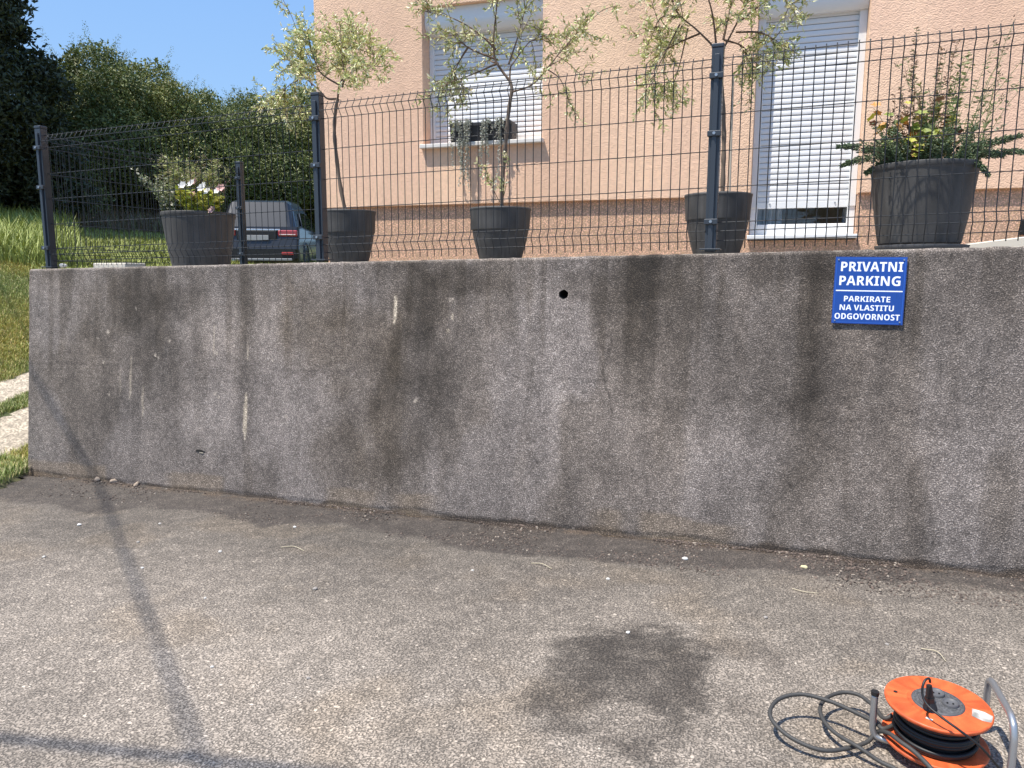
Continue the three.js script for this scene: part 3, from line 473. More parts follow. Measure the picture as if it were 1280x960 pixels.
// ------------------------------------------------------------------ potted willows
const PALES = [[0.78, 0.74, 0.4], [0.68, 0.67, 0.33], [0.46, 0.5, 0.18], [0.84, 0.8, 0.56], [0.34, 0.4, 0.13]];
function willow(name, label, seed, trunk, limbs, density = 1, bright = 1) {
  const PALE = PALES.map((c) => c.map((v) => v * bright));
  const R = rng(seed), base = trunk[0], T = thing(name, label, 'tree', base, 0, 'small potted trees behind the fence');
  const rel = (p) => V(p[0] - base[0], p[1] - base[1], p[2] - base[2]);
  const tp = smooth(trunk.map(rel), 24); tp.unshift(tp[0].clone().add(V(0, -0.06, 0)));
  mesh('trunk', tube(tp, (t) => lerp(0.015, 0.0115, t) * (1 + 0.12 * Math.sin(t * 40)), 9), mat.bark, T);
  const leaves = new Leaves(), twigs = [];
  const twig = (s, dir, len, lv) => {
    const pts = [s.clone()]; let d = dir.clone(), p = s.clone(); const n = 6;
    for (let i = 0; i < n; i++) { d.add(rdir(R).multiplyScalar(0.22)).add(V(0, -0.05, 0)).normalize(); p = p.clone().addScaledVector(d, len / n); pts.push(p); }
    twigs.push(tube(pts, (t) => lerp(0.0022, 0.0008, t) * (lv ? 1 : 1.4), 3, false));
    const K = Math.round((len / 0.0075) * density); const tone = R();
    for (let k = 1; k <= K; k++) {
      if (R() < 0.12) continue;
      const f = (k / K) * n * 0.999, i = Math.floor(f), q = pts[i].clone().lerp(pts[i + 1], f - i), tdir = pts[i + 1].clone().sub(pts[i]).normalize();
      const ld = tdir.clone().multiplyScalar(0.55).add(rdir(R).multiplyScalar(0.9)).normalize(), sd = ld.clone().cross(rdir(R)).normalize();
      const c = PALE[Math.floor(clamp(R() * 0.75 + tone * 0.25) * 4.999)];
      leaves.leaf(q, ld, sd, lerp(0.02, 0.046, R()), lerp(0.009, 0.017, R()), vary(c, R, 0.3));
    }
    if (!lv) for (let k = 0; k < 3; k++) { const q = pts[2 + Math.floor(R() * 4)]; twig(q, d.clone().add(rdir(R).multiplyScalar(0.9)).normalize(), len * lerp(0.35, 0.7, R()), 1); }
  };
  limbs.forEach((lm, li) => {
    const P = lm.pts.map(rel), zEnd = lm.z ?? (R() - 0.5) * 0.5, n0 = P.length - 1; P.forEach((p, i) => { p.z += (lm.z0 || 0) + (zEnd * i) / n0; });
    const c = smooth(P, 20), r0 = lm.r || 0.0075; mesh('branch', tube(c, (t) => lerp(r0, 0.0018, t), 6), mat.twig, T);
    const nT = Math.round((lm.n ?? 11) * density * 1.35);
    for (let k = 0; k < nT; k++) {
      const t = lerp(lm.from ?? 0.25, 1, Math.sqrt(R())), i = Math.min(19, Math.floor(t * 20)), q = c[i].clone().lerp(c[i + 1], t * 20 - i), dir = c[i + 1].clone().sub(c[i]).normalize();
      twig(q, dir.multiplyScalar(0.7).add(rdir(R).multiplyScalar(0.8)).add(V(0, lm.droop ? -0.5 : 0.12, 0)).normalize(), lerp(0.09, lm.len || 0.27, R()), 0);
    }
    twig(c[20], c[20].clone().sub(c[18]).normalize(), 0.13, 0);
  });
  mesh('twigs', twigs, mat.twig, T).userData.kind = 'stuff';
  mesh('leaves', leaves.geo(), mat.leaf, T).userData.kind = 'stuff';
  return T;
}
const Z = -0.6, L = (a, o = {}) => ({ pts: a.map(([x, y]) => [x, y, Z]), ...o });
willow('potted_tree', 'small pale-leaved tree in the pot at the house corner, against the sky', 7,
  [[2.325, 1.98, Z], [2.277, 2.216, Z], [2.25, 2.45, Z], [2.242, 2.618, Z], [2.261, 2.758, Z], [2.279, 2.822, Z]], [
    L([[2.277, 2.822], [2.178, 2.834], [2.113, 2.888], [2.029, 2.957], [1.933, 3.028], [1.826, 3.134], [1.683, 3.237]], { n: 15, r: 0.008, z: -0.1 }),
    L([[2.066, 3.0], [2.06, 3.112], [1.992, 3.25], [1.918, 3.441], [1.825, 3.6]], { n: 3, r: 0.004, len: 0.1, z: 0.05, from: 0.1 }),
    L([[2.279, 2.824], [2.32, 2.906], [2.404, 2.953], [2.571, 2.993], [2.72, 2.967]], { n: 11, z: 0.15 }),
    L([[2.32, 2.906], [2.226, 2.957], [2.16, 3.016], [2.123, 3.134], [2.087, 3.25]], { n: 15, z: 0.1 }), L([[2.32, 2.9], [2.3, 3.0], [2.24, 3.1], [2.2, 3.22]], { n: 14, z: -0.2 }),
    L([[2.32, 2.91], [2.351, 2.98], [2.327, 3.087], [2.321, 3.25]], { n: 13, z: 0.0 }), L([[2.571, 2.993], [2.568, 3.097], [2.465, 3.21]], { n: 6, r: 0.004 }),
    L([[1.929, 3.028], [1.8, 2.99], [1.69, 2.92]], { n: 10, r: 0.005, z0: -0.1, droop: 1, z: 0 }), L([[2.06, 2.93], [1.95, 3.1], [1.88, 3.22]], { n: 10, r: 0.005 }),
  ], 0.86, 1.1);
willow('potted_tree', 'small variegated tree in the pot in front of the shuttered window', 19,
  [[3.568, 1.96, Z], [3.573, 2.164, Z], [3.594, 2.387, Z], [3.605, 2.517, Z], [3.623, 2.668, Z], [3.641, 2.772, Z], [3.628, 2.826, Z]], [
    L([[3.628, 2.826], [3.538, 2.952], [3.527, 3.037], [3.538, 3.141], [3.572, 3.346], [3.583, 3.493]], { n: 15, r: 0.009, z: 0.1 }),
    L([[3.527, 3.039], [3.416, 3.144], [3.246, 3.247], [3.071, 3.298]], { n: 9, z: 0.1 }), L([[3.538, 2.972], [3.369, 3.042], [3.269, 3.127]], { n: 12, z: 0.15 }),
    L([[3.624, 2.827], [3.616, 2.924], [3.622, 2.964], [3.714, 3.091], [3.786, 3.135]], { n: 11, z: -0.15 }),
    L([[3.642, 2.759], [3.716, 2.766], [3.811, 2.791], [3.921, 2.886], [4.08, 3.03], [4.26, 3.16]], { n: 12, r: 0.007, z: 0.1 }),
    L([[3.618, 2.939], [3.669, 3.135], [3.696, 3.306]], { n: 9, z: -0.1 }), L([[3.538, 2.952], [3.38, 2.884], [3.22, 2.831]], { n: 12, z: 0.1 }),
    L([[3.90, 2.87], [3.97, 2.82], [4.0, 2.74]], { n: 4, z0: 0.06, r: 0.005 }), L([[3.369, 3.045], [3.28, 2.98], [3.2, 2.9]], { n: 9, z0: 0.1, droop: 1 }), L([[3.9, 2.88], [3.92, 3.0], [3.96, 3.1]], { n: 7, r: 0.004 }), L([[3.54, 2.95], [3.45, 3.0], [3.42, 3.08]], { n: 8 }),
    L([[3.571, 2.05], [3.6, 2.12], [3.62, 2.22]], { n: 2, r: 0.003, len: 0.1, z: 0.03 }), L([[3.57, 2.02], [3.53, 2.1], [3.5, 2.18]], { n: 2, r: 0.003, len: 0.1, z: 0.05 }),
  ], 0.62, 0.97);
willow('potted_tree', 'small leafy tree in the pot behind the fence post, beside the door', 31,
  [[5.032, 1.98, Z], [5.03, 2.2, Z], [5.026, 2.4, Z], [5.008, 2.625, Z], [4.971, 2.836, Z]], [
    L([[4.971, 2.836], [4.945, 2.908], [4.846, 3.01], [4.738, 3.109], [4.665, 3.26]], { n: 16, r: 0.008 }), L([[4.971, 2.836], [4.938, 3.087], [4.865, 3.281]], { n: 14, z: 0.2 }),
    L([[4.971, 2.836], [5.105, 3.068], [5.192, 3.239]], { n: 18 }), L([[4.739, 3.067], [4.648, 2.867], [4.585, 2.7]], { n: 8, droop: 1, r: 0.005, z: 0.1 }), L([[4.788, 3.039], [4.743, 2.87], [4.7, 2.76]], { n: 6, droop: 1, r: 0.005, z: -0.1 }),
    L([[5.072, 2.986], [5.22, 2.95], [5.34, 2.86]], { n: 9, z: 0.1 }), L([[4.738, 3.109], [4.6, 3.157], [4.52, 3.09]], { n: 12 }), L([[5.004, 2.947], [5.1, 2.92], [5.17, 2.85]], { n: 13, z: -0.1 }),
    L([[5.1, 3.05], [5.2, 3.1], [5.3, 3.15]], { n: 13, z: 0.1 }), L([[5.0, 2.95], [5.02, 3.1], [5.05, 3.3]], { n: 13, z: -0.1 }), L([[4.86, 3.0], [4.7, 2.98], [4.6, 2.96]], { n: 11 }),
  ], 0.72, 1.0);
{ // wooden stake twisted with the tree behind the post
  const m = mesh('plant_stake', tube([[5.075, 1.95, -0.6], [5.07, 2.4, -0.6], [5.066, 2.75, -0.6]], 0.006, 6), M([0.45, 0.4, 0.32], 0.9)); tag(m, 'thin pale stake beside the tree behind the fence post', 'stake');
}

// ------------------------------------------------------------------ plants in the wide planter (left) and in the largest planter
function stemPlant(name, label, seed, base, n, spread, h0, h1, opt) {
  const R = rng(seed), T = thing(name, label, opt.category || 'plant', base), lv = new Leaves(), st = [];
  for (let k = 0; k < n; k++) {
    const a = R() * Math.PI * 2, r = Math.sqrt(R()) * spread, h = lerp(h0, h1, R()), lean = V(Math.cos(a), 0, Math.sin(a)).multiplyScalar((opt.lean ?? 0.2) * h * R()).add(V((opt.bx || 0) * h, 0, 0));
    const s = V(Math.cos(a) * r, 0, Math.sin(a) * r * 0.8), pts = []; let w = V((R() - 0.5) * 0.03, 0, (R() - 0.5) * 0.03);
    for (let i = 0; i <= 6; i++) { const t = i / 6; pts.push(s.clone().addScaledVector(lean, t * t).add(V(w.x * Math.sin(t * 5), h * t - (opt.droop || 0) * h * t * t, w.z * Math.cos(t * 4)))); }
    st.push(tube(pts, (t) => lerp(opt.sr || 0.002, 0.0008, t), 4, false));
    const m = Math.round(opt.leaves * h);
    for (let i = 0; i < m; i++) {
      const t = lerp(opt.t0 ?? 0.15, 1, R()), f = t * 5.999, j = Math.floor(f), q = pts[j].clone().lerp(pts[j + 1], f - j);
      const d = rdir(R); d.y = Math.abs(d.y) * 0.6 - 0.1; d.normalize(); const c = vary(opt.cols[Math.floor(R() * opt.cols.length)], R, 0.3), sz = lerp(opt.s0, opt.s1, R());
      if (opt.round) lv.round(q.clone().addScaledVector(d, sz * 1.4), d.clone().multiplyScalar(0.5).add(V(0, 0.8, 0)).add(rdir(R).multiplyScalar(0.5)).normalize(), sz, c, R, opt.lobes);
      else lv.leaf(q, d, d.clone().cross(rdir(R)).normalize(), sz, sz * (opt.wr ?? 0.35), c);
    }
    if (opt.tip) { const q = pts[6]; for (let i = 0; i < opt.tipN; i++) { const d = rdir(R); lv.leaf(q.clone().addScaledVector(rdir(R), 0.012), d, d.clone().cross(rdir(R)).normalize(), 0.014, 0.008, vary(opt.tip, R, 0.3)); } }
  }
  mesh('stems', st, opt.stem || mat.green, T).userData.kind = 'stuff';
  mesh('leaves', lv.geo(), opt.mat || mat.leaf, T).userData.kind = 'stuff';
  return T;
}
const yA = 2.037 - 0.03, yE = 2.14 - 0.03;
stemPlant('silvery_herb', 'bushy grey-green herb at the left of the wide planter', 41, [0.8, yA, -0.53], 80, 0.13, 0.12, 0.36, { leaves: 120, s0: 0.02, s1: 0.04, wr: 0.5, lean: 0.7, cols: [[0.3, 0.33, 0.15], [0.42, 0.42, 0.28], [0.2, 0.24, 0.09], [0.58, 0.56, 0.44]] });
stemPlant('wild_grass_plant', 'tall feathery green weed rising from the wide planter', 43, [0.88, yA, -0.6], 100, 0.15, 0.22, 0.48, { leaves: 110, s0: 0.024, s1: 0.05, wr: 0.25, lean: 0.45, cols: [[0.36, 0.4, 0.12], [0.46, 0.48, 0.18], [0.46, 0.4, 0.24]], tip: [0.25, 0.2, 0.12], tipN: 4 });
stemPlant('yellow_green_plant', 'fleshy yellow-green plant at the right of the wide planter', 47, [1.06, yA, -0.5], 60, 0.12, 0.08, 0.21, { leaves: 100, s0: 0.035, s1: 0.06, wr: 0.5, lean: 0.6, cols: [[0.48, 0.5, 0.05], [0.36, 0.42, 0.05], [0.6, 0.56, 0.12]] });
stemPlant('dry_plant', 'dark withered stems among the white flowers of the planter', 49, [1.1, yA, -0.58], 16, 0.08, 0.2, 0.32, { leaves: 60, s0: 0.015, s1: 0.03, wr: 0.4, lean: 0.4, cols: [[0.12, 0.07, 0.05], [0.18, 0.1, 0.07]] });
{
  const R = rng(53), spots = [[1.03, 0.26], [1.11, 0.235], [1.17, 0.22], [1.26, 0.19], [1.30, 0.17], [1.34, 0.18], [1.42, 0.19], [1.07, 0.215], [1.31, 0.03], [1.15, 0.14]];
  const F = thing('white_flowers', 'cluster of white and pink petunia-like blooms in the wide planter', 'flowers', [1.1, yA, -0.42]);
  const stems = [];
  for (const [xx, h] of spots) { const x = 1.15 + (xx - 1.15) * 0.85;
    const lv = new Leaves(), c = V(x - 1.15, h, (R() - 0.5) * 0.16); stems.push(tube([V((x - 1.15) * 0.5, 0, 0), c.clone().lerp(V((x - 1.15) * 0.7, 0.1, 0), 0.4), c], 0.002, 4));
    const N = V((R() - 0.3) * 0.6, 0.5, 0.8).normalize(), u = N.clone().cross(V(0, 1, 0)).normalize(), v = N.clone().cross(u), col = R() < 0.2 ? [0.75, 0.45, 0.4] : [0.82, 0.8, 0.76];
    for (let k = 0; k < 6; k++) { const a = (k / 6) * 6.283, d = u.clone().multiplyScalar(Math.cos(a)).addScaledVector(v, Math.sin(a)).addScaledVector(N, 0.35).normalize(); lv.leaf(c, d, d.clone().cross(N).normalize(), 0.042, 0.042, vary(col, R, 0.06), -0.2); }
    mesh('bloom', lv.geo(), mat.leaf, F);
  }
  mesh('stems', stems, mat.green, F);
}
stemPlant('juniper', 'dark green creeping juniper spilling over the rim of the largest planter', 61, [6.11, yE, -0.42], 150, 0.23, 0.06, 0.22, { leaves: 560, s0: 0.008, s1: 0.019, wr: 0.45, lean: 1.2, t0: 0.05, cols: [[0.1, 0.15, 0.07], [0.16, 0.21, 0.11], [0.07, 0.11, 0.05], [0.22, 0.27, 0.16]], mat: mat.leafDark });
{
  const R = rng(67);
  for (const [label, dirs] of [['juniper sprays arching out over the left rim of the largest planter', [[-0.31, 0.13], [-0.28, 0.04], [-0.16, 0.12], [-0.15, 0.0], [-0.08, 0.08]]], ['juniper sprays arching out over the right rim of the largest planter', [[0.33, 0.07], [0.26, 0.14], [0.2, 0.05], [0.15, 0.12], [0.13, -0.05]]]]) {
    const T = thing('juniper_spray', label, 'plant', [6.11 + Math.sign(dirs[0][0]) * 0.14, yE, -0.36]), lv = new Leaves(), st = [];
    for (const [dx, dy] of dirs) {
      const z = (R() - 0.5) * 0.2, pts = smooth([V(0, 0, 0), V(dx * 0.3, 0.05 + dy * 0.3, z * 0.4), V(dx * 0.7, 0.03 + dy * 0.7 + (R() - 0.5) * 0.02, z), V(dx, dy, z)], 12); st.push(tube(pts, (t) => lerp(0.004, 0.001, t), 4));
      for (let k = 0; k < 800; k++) { const f = Math.pow(R(), 0.8) * 11.99, j = Math.floor(f), q = pts[j].clone().lerp(pts[j + 1], f - j).add(rdir(R).multiplyScalar((0.012 + 0.03 * vn(f * 1.3, dx * 9, 69)) * (1.1 - f / 14))), d = rdir(R).multiplyScalar(0.8).add(pts[j + 1].clone().sub(pts[j]).normalize()).normalize(); lv.leaf(q, d, d.clone().cross(rdir(R)).normalize(), lerp(0.01, 0.022, R()), 0.007, vary([[0.1, 0.14, 0.07], [0.14, 0.19, 0.09], [0.07, 0.1, 0.05]][Math.floor(R() * 3)], R, 0.3)); }
    }
    mesh('stems', st, mat.twig, T); mesh('leaves', lv.geo(), mat.leafDark, T).userData.kind = 'stuff';
  }
}
stemPlant('geranium', 'geranium with yellowing and green lobed leaves in the largest planter', 71, [6.08, yE, -0.4], 22, 0.13, 0.12, 0.4, { leaves: 36, s0: 0.02, s1: 0.04, round: true, lobes: 5, lean: 0.4, sr: 0.004, cols: [[0.3, 0.36, 0.05], [0.42, 0.4, 0.05], [0.5, 0.24, 0.05], [0.16, 0.21, 0.06], [0.16, 0.08, 0.05]] });
stemPlant('withered_geranium', 'brown withered upright stalk left of the geranium', 73, [5.95, yE, -0.42], 12, 0.04, 0.18, 0.42, { leaves: 120, s0: 0.014, s1: 0.03, lean: 0.15, cols: [[0.14, 0.08, 0.05], [0.2, 0.13, 0.08], [0.12, 0.1, 0.06]], stem: mat.twig });
stemPlant('tall_weed', 'tallest dry reddish weed in the middle of the largest planter', 79, [6.08, yE, -0.45], 11, 0.09, 0.35, 0.76, { leaves: 110, s0: 0.014, s1: 0.034, lean: 0.22, cols: [[0.28, 0.18, 0.12], [0.2, 0.2, 0.09], [0.34, 0.22, 0.14]], stem: mat.twig, t0: 0.3 });
stemPlant('tall_weed', 'slender green weeds with small leaves in the right half of the largest planter', 83, [6.24, yE, -0.45], 24, 0.15, 0.3, 0.74, { leaves: 58, s0: 0.018, s1: 0.042, wr: 0.28, lean: 0.5, bx: 0.16, cols: [[0.2, 0.26, 0.1], [0.27, 0.31, 0.14], [0.34, 0.33, 0.2]], tip: [0.2, 0.14, 0.1], tipN: 6 });
stemPlant('tall_weed', 'leafy green weed standing between the dry weed and the slender ones', 89, [6.14, yE, -0.4], 10, 0.09, 0.25, 0.66, { leaves: 80, s0: 0.02, s1: 0.042, wr: 0.4, lean: 0.25, cols: [[0.22, 0.27, 0.09], [0.3, 0.33, 0.13]] });

// ------------------------------------------------------------------ window box with trailing plant
{
  const a = 0.053, X = (s, z) => [s * Math.cos(a) + (z - 1.8) * Math.sin(a), 0, -s * Math.sin(a) + (z - 1.8) * Math.cos(a)];
  const c = X(2.95, -0.02), B = thing('window_box', 'dark plastic window box standing on the window sill', 'window box', [c[0], 2.703, c[2]], a);
  const s = new THREE.Shape(); s.moveTo(-0.06, 0); s.lineTo(0.06, 0); s.lineTo(0.08, 0.13); s.lineTo(0.088, 0.13); s.lineTo(0.088, 0.15); s.lineTo(-0.088, 0.15); s.lineTo(-0.088, 0.13); s.lineTo(-0.08, 0.13); s.closePath();
  mesh('trough', new THREE.ExtrudeGeometry(s, { depth: 0.56, bevelEnabled: true, bevelSize: 0.003, bevelThickness: 0.003, bevelSegments: 1 }).rotateY(Math.PI / 2).translate(-0.28, 0, 0), M([0.025, 0.024, 0.026], 0.55), B);
  mesh('soil', box(0.54, 0.004, 0.15, 0, 0.153, 0), mat.soil, B);
  const R = rng(97), T = thing('trailing_plant', 'silvery grey plant trailing from the window box below the sill', 'plant', [c[0], 2.86, c[2]], a), lv = new Leaves(), st = [];
  for (let k = 0; k < 36; k++) {
    const x = k < 24 ? [-0.22, -0.2, -0.13, -0.11, 0.02, 0.07, 0.17, 0.2][k % 8] + (R() - 0.5) * 0.04 : (R() - 0.5) * 0.56, len = k < 24 ? lerp(0.15, 0.75, R() * R()) : 0.05 + 0.05 * R(), pts = [V(x, 0, 0.04)]; let p = V(x, 0.01 + 0.02 * R(), 0.09);
    pts.push(p.clone()); for (let i = 0; i < 8; i++) { p = p.clone().add(V((R() - 0.5) * 0.03, -len / 8, (R() - 0.5) * 0.012)); p.z = Math.max(p.z, 0.1); pts.push(p); }
    st.push(tube(pts, 0.0012, 3, false));
    for (let i = 0; i < len * 230; i++) { const f = 1 + R() * 8.9, j = Math.min(8, Math.floor(f)), q = pts[j].clone().lerp(pts[j + 1], f - j), d = rdir(R); lv.leaf(q, d, d.clone().cross(rdir(R)).normalize(), 0.018, 0.012, vary([0.5, 0.5, 0.42], R, 0.25)); }
    for (let i = 0; i < 14; i++) { const d = rdir(R); d.y = Math.abs(d.y); lv.leaf(V(x + (R() - 0.5) * 0.05, 0, (R() - 0.5) * 0.12), d, d.clone().cross(rdir(R)).normalize(), 0.02, 0.01, vary([0.4, 0.41, 0.34], R, 0.3)); }
  }
  mesh('stems', st, M([0.4, 0.38, 0.3], 0.9), T); mesh('leaves', lv.geo(), mat.leaf, T).userData.kind = 'stuff';
}
// ------------------------------------------------------------------ parked car
{
  const C = thing('parked_car', 'dark grey estate car parked on the lawn behind the fence', 'car', [-5.72, 1.58, -9.42], 0.47);
  const paint = M([0.012, 0.0125, 0.014], 0.35, { clearcoat: 0.5, clearcoatRoughness: 0.1 }), glass = M([0.02, 0.025, 0.03], 0.05, { clearcoat: 1 }), blk = M([0.012, 0.012, 0.013], 0.6), chrome = M([0.55, 0.56, 0.58], 0.2, { metalness: 1 });
  // lower body: side profile (z back = 0, forward negative), slight tumblehome by two stacked layers
  const prof = (pts) => { const s = new THREE.Shape(); pts.forEach(([z, y], i) => (i ? s.lineTo(z, y) : s.moveTo(z, y))); s.closePath(); return s; };
  const ext = (pts, w, b) => new THREE.ExtrudeGeometry(prof(pts), { depth: w - 2 * b, bevelEnabled: true, bevelSize: b, bevelThickness: b, bevelSegments: 4 }).translate(0, 0, -(w - 2 * b) / 2).rotateY(-Math.PI / 2);
  mesh('body', ext([[0.02, 0.32], [0.06, 0.55], [0.0, 0.75], [-0.06, 0.98], [-0.5, 1.02], [-3.0, 1.0], [-4.1, 0.85], [-4.35, 0.6], [-4.3, 0.32]], 1.8, 0.07), paint, C);
  const cab = ext([[-0.16, 1.0], [-0.42, 1.46], [-0.6, 1.5], [-1.6, 1.54], [-2.3, 1.46], [-3.05, 1.0]], 1.56, 0.16); { const p = cab.attributes.position; for (let i = 0; i < p.count; i++) { const y = p.getY(i); p.setX(i, p.getX(i) * (1.08 - 0.2 * clamp((y - 1) / 0.55))); } cab.computeVertexNormals(); }
  mesh('cabin', cab, paint, C);
  const rw = new THREE.PlaneGeometry(1.18, 0.4, 6, 1); mesh('rear_window', rbox(1.2, 0.38, 0.03, 0, 0, 0, 0.012).rotateX(-0.52).translate(0, 1.24, -0.205), glass, C);
  for (const sx of [1, -1]) {
    const sw = prof([[-0.62, 1.06], [-0.85, 1.41], [-1.6, 1.46], [-2.2, 1.4], [-2.8, 1.06]]); const g = new THREE.ExtrudeGeometry(sw, { depth: 0.02, bevelEnabled: false }).rotateY(-Math.PI / 2).translate(0.01, -1.26, 0).rotateZ(sx * 0.27).translate(0, 0, 0);
    const m = mesh('side_window', g, glass, C); m.position.set(sx * 0.81, 1.26, 0);
    mesh('tail_light', rbox(0.42, 0.14, 0.09, sx * 0.66, 0.9, 0.03, 0.03), M([0.35, 0.02, 0.02], 0.25, { clearcoat: 1 }), C);
    mesh('light_strip', rbox(0.34, 0.02, 0.02, sx * 0.66, 0.87, 0.078, 0.008), M([0.7, 0.6, 0.58], 0.3), C);
    mesh('roof_rail', tube(smooth([[sx * 0.62, 1.53, -0.6], [sx * 0.63, 1.585, -0.8], [sx * 0.63, 1.6, -1.6], [sx * 0.63, 1.53, -2.3]], 12), 0.017, 6), chrome, C);
    mesh('reflector', rbox(0.26, 0.06, 0.03, sx * 0.66, 0.46, 0.13, 0.01), M([0.4, 0.02, 0.02], 0.3), C);
    mesh('mirror', rbox(0.2, 0.14, 0.1, sx * 1.0, 1.08, -2.55, 0.04), paint, C);
    for (const z of [-0.85, -3.5]) { const w = new THREE.Group(); w.name = 'wheel'; w.position.set(sx * 0.82, 0.33, z); C.add(w); mesh('tyre', new THREE.TorusGeometry(0.25, 0.09, 10, 28).rotateY(Math.PI / 2).scale(1.1, 1, 1), blk, w); mesh('rim', cyl(0.2, 0.2, 0.14, 20).rotateZ(Math.PI / 2), chrome, w); mesh('arch', new THREE.TorusGeometry(0.39, 0.03, 6, 20, Math.PI).rotateY(Math.PI / 2).translate(sx * 0.07, 0, 0), blk, w); }
  }
  mesh('bumper', rbox(1.74, 0.3, 0.16, 0, 0.46, 0.05, 0.06, 4), blk, C);
  mesh('bumper_trim', rbox(1.5, 0.05, 0.03, 0, 0.33, 0.13, 0.01), M([0.25, 0.26, 0.28], 0.4), C);
  mesh('tailgate_recess', rbox(0.86, 0.2, 0.06, 0, 0.86, 0.055, 0.02), blk, C);
  mesh('number_plate', rbox(0.52, 0.11, 0.012, 0, 0.8, 0.105, 0.005), M([0.36, 0.36, 0.36], 0.6), C);
  mesh('tailgate_trim', rbox(1.0, 0.035, 0.03, 0, 0.975, 0.04, 0.01), chrome, C);
  mesh('rear_wiper', rbox(0.5, 0.015, 0.015, 0.1, 1.12, -0.11, 0.004), blk, C);
  mesh('spoiler', rbox(1.14, 0.04, 0.2, 0, 1.5, -0.38, 0.015).rotateX(0), paint, C);
  mesh('exhaust', cyl(0.035, 0.035, 0.1, 12).rotateX(Math.PI / 2).translate(-0.5, 0.3, 0.1), chrome, C);
}

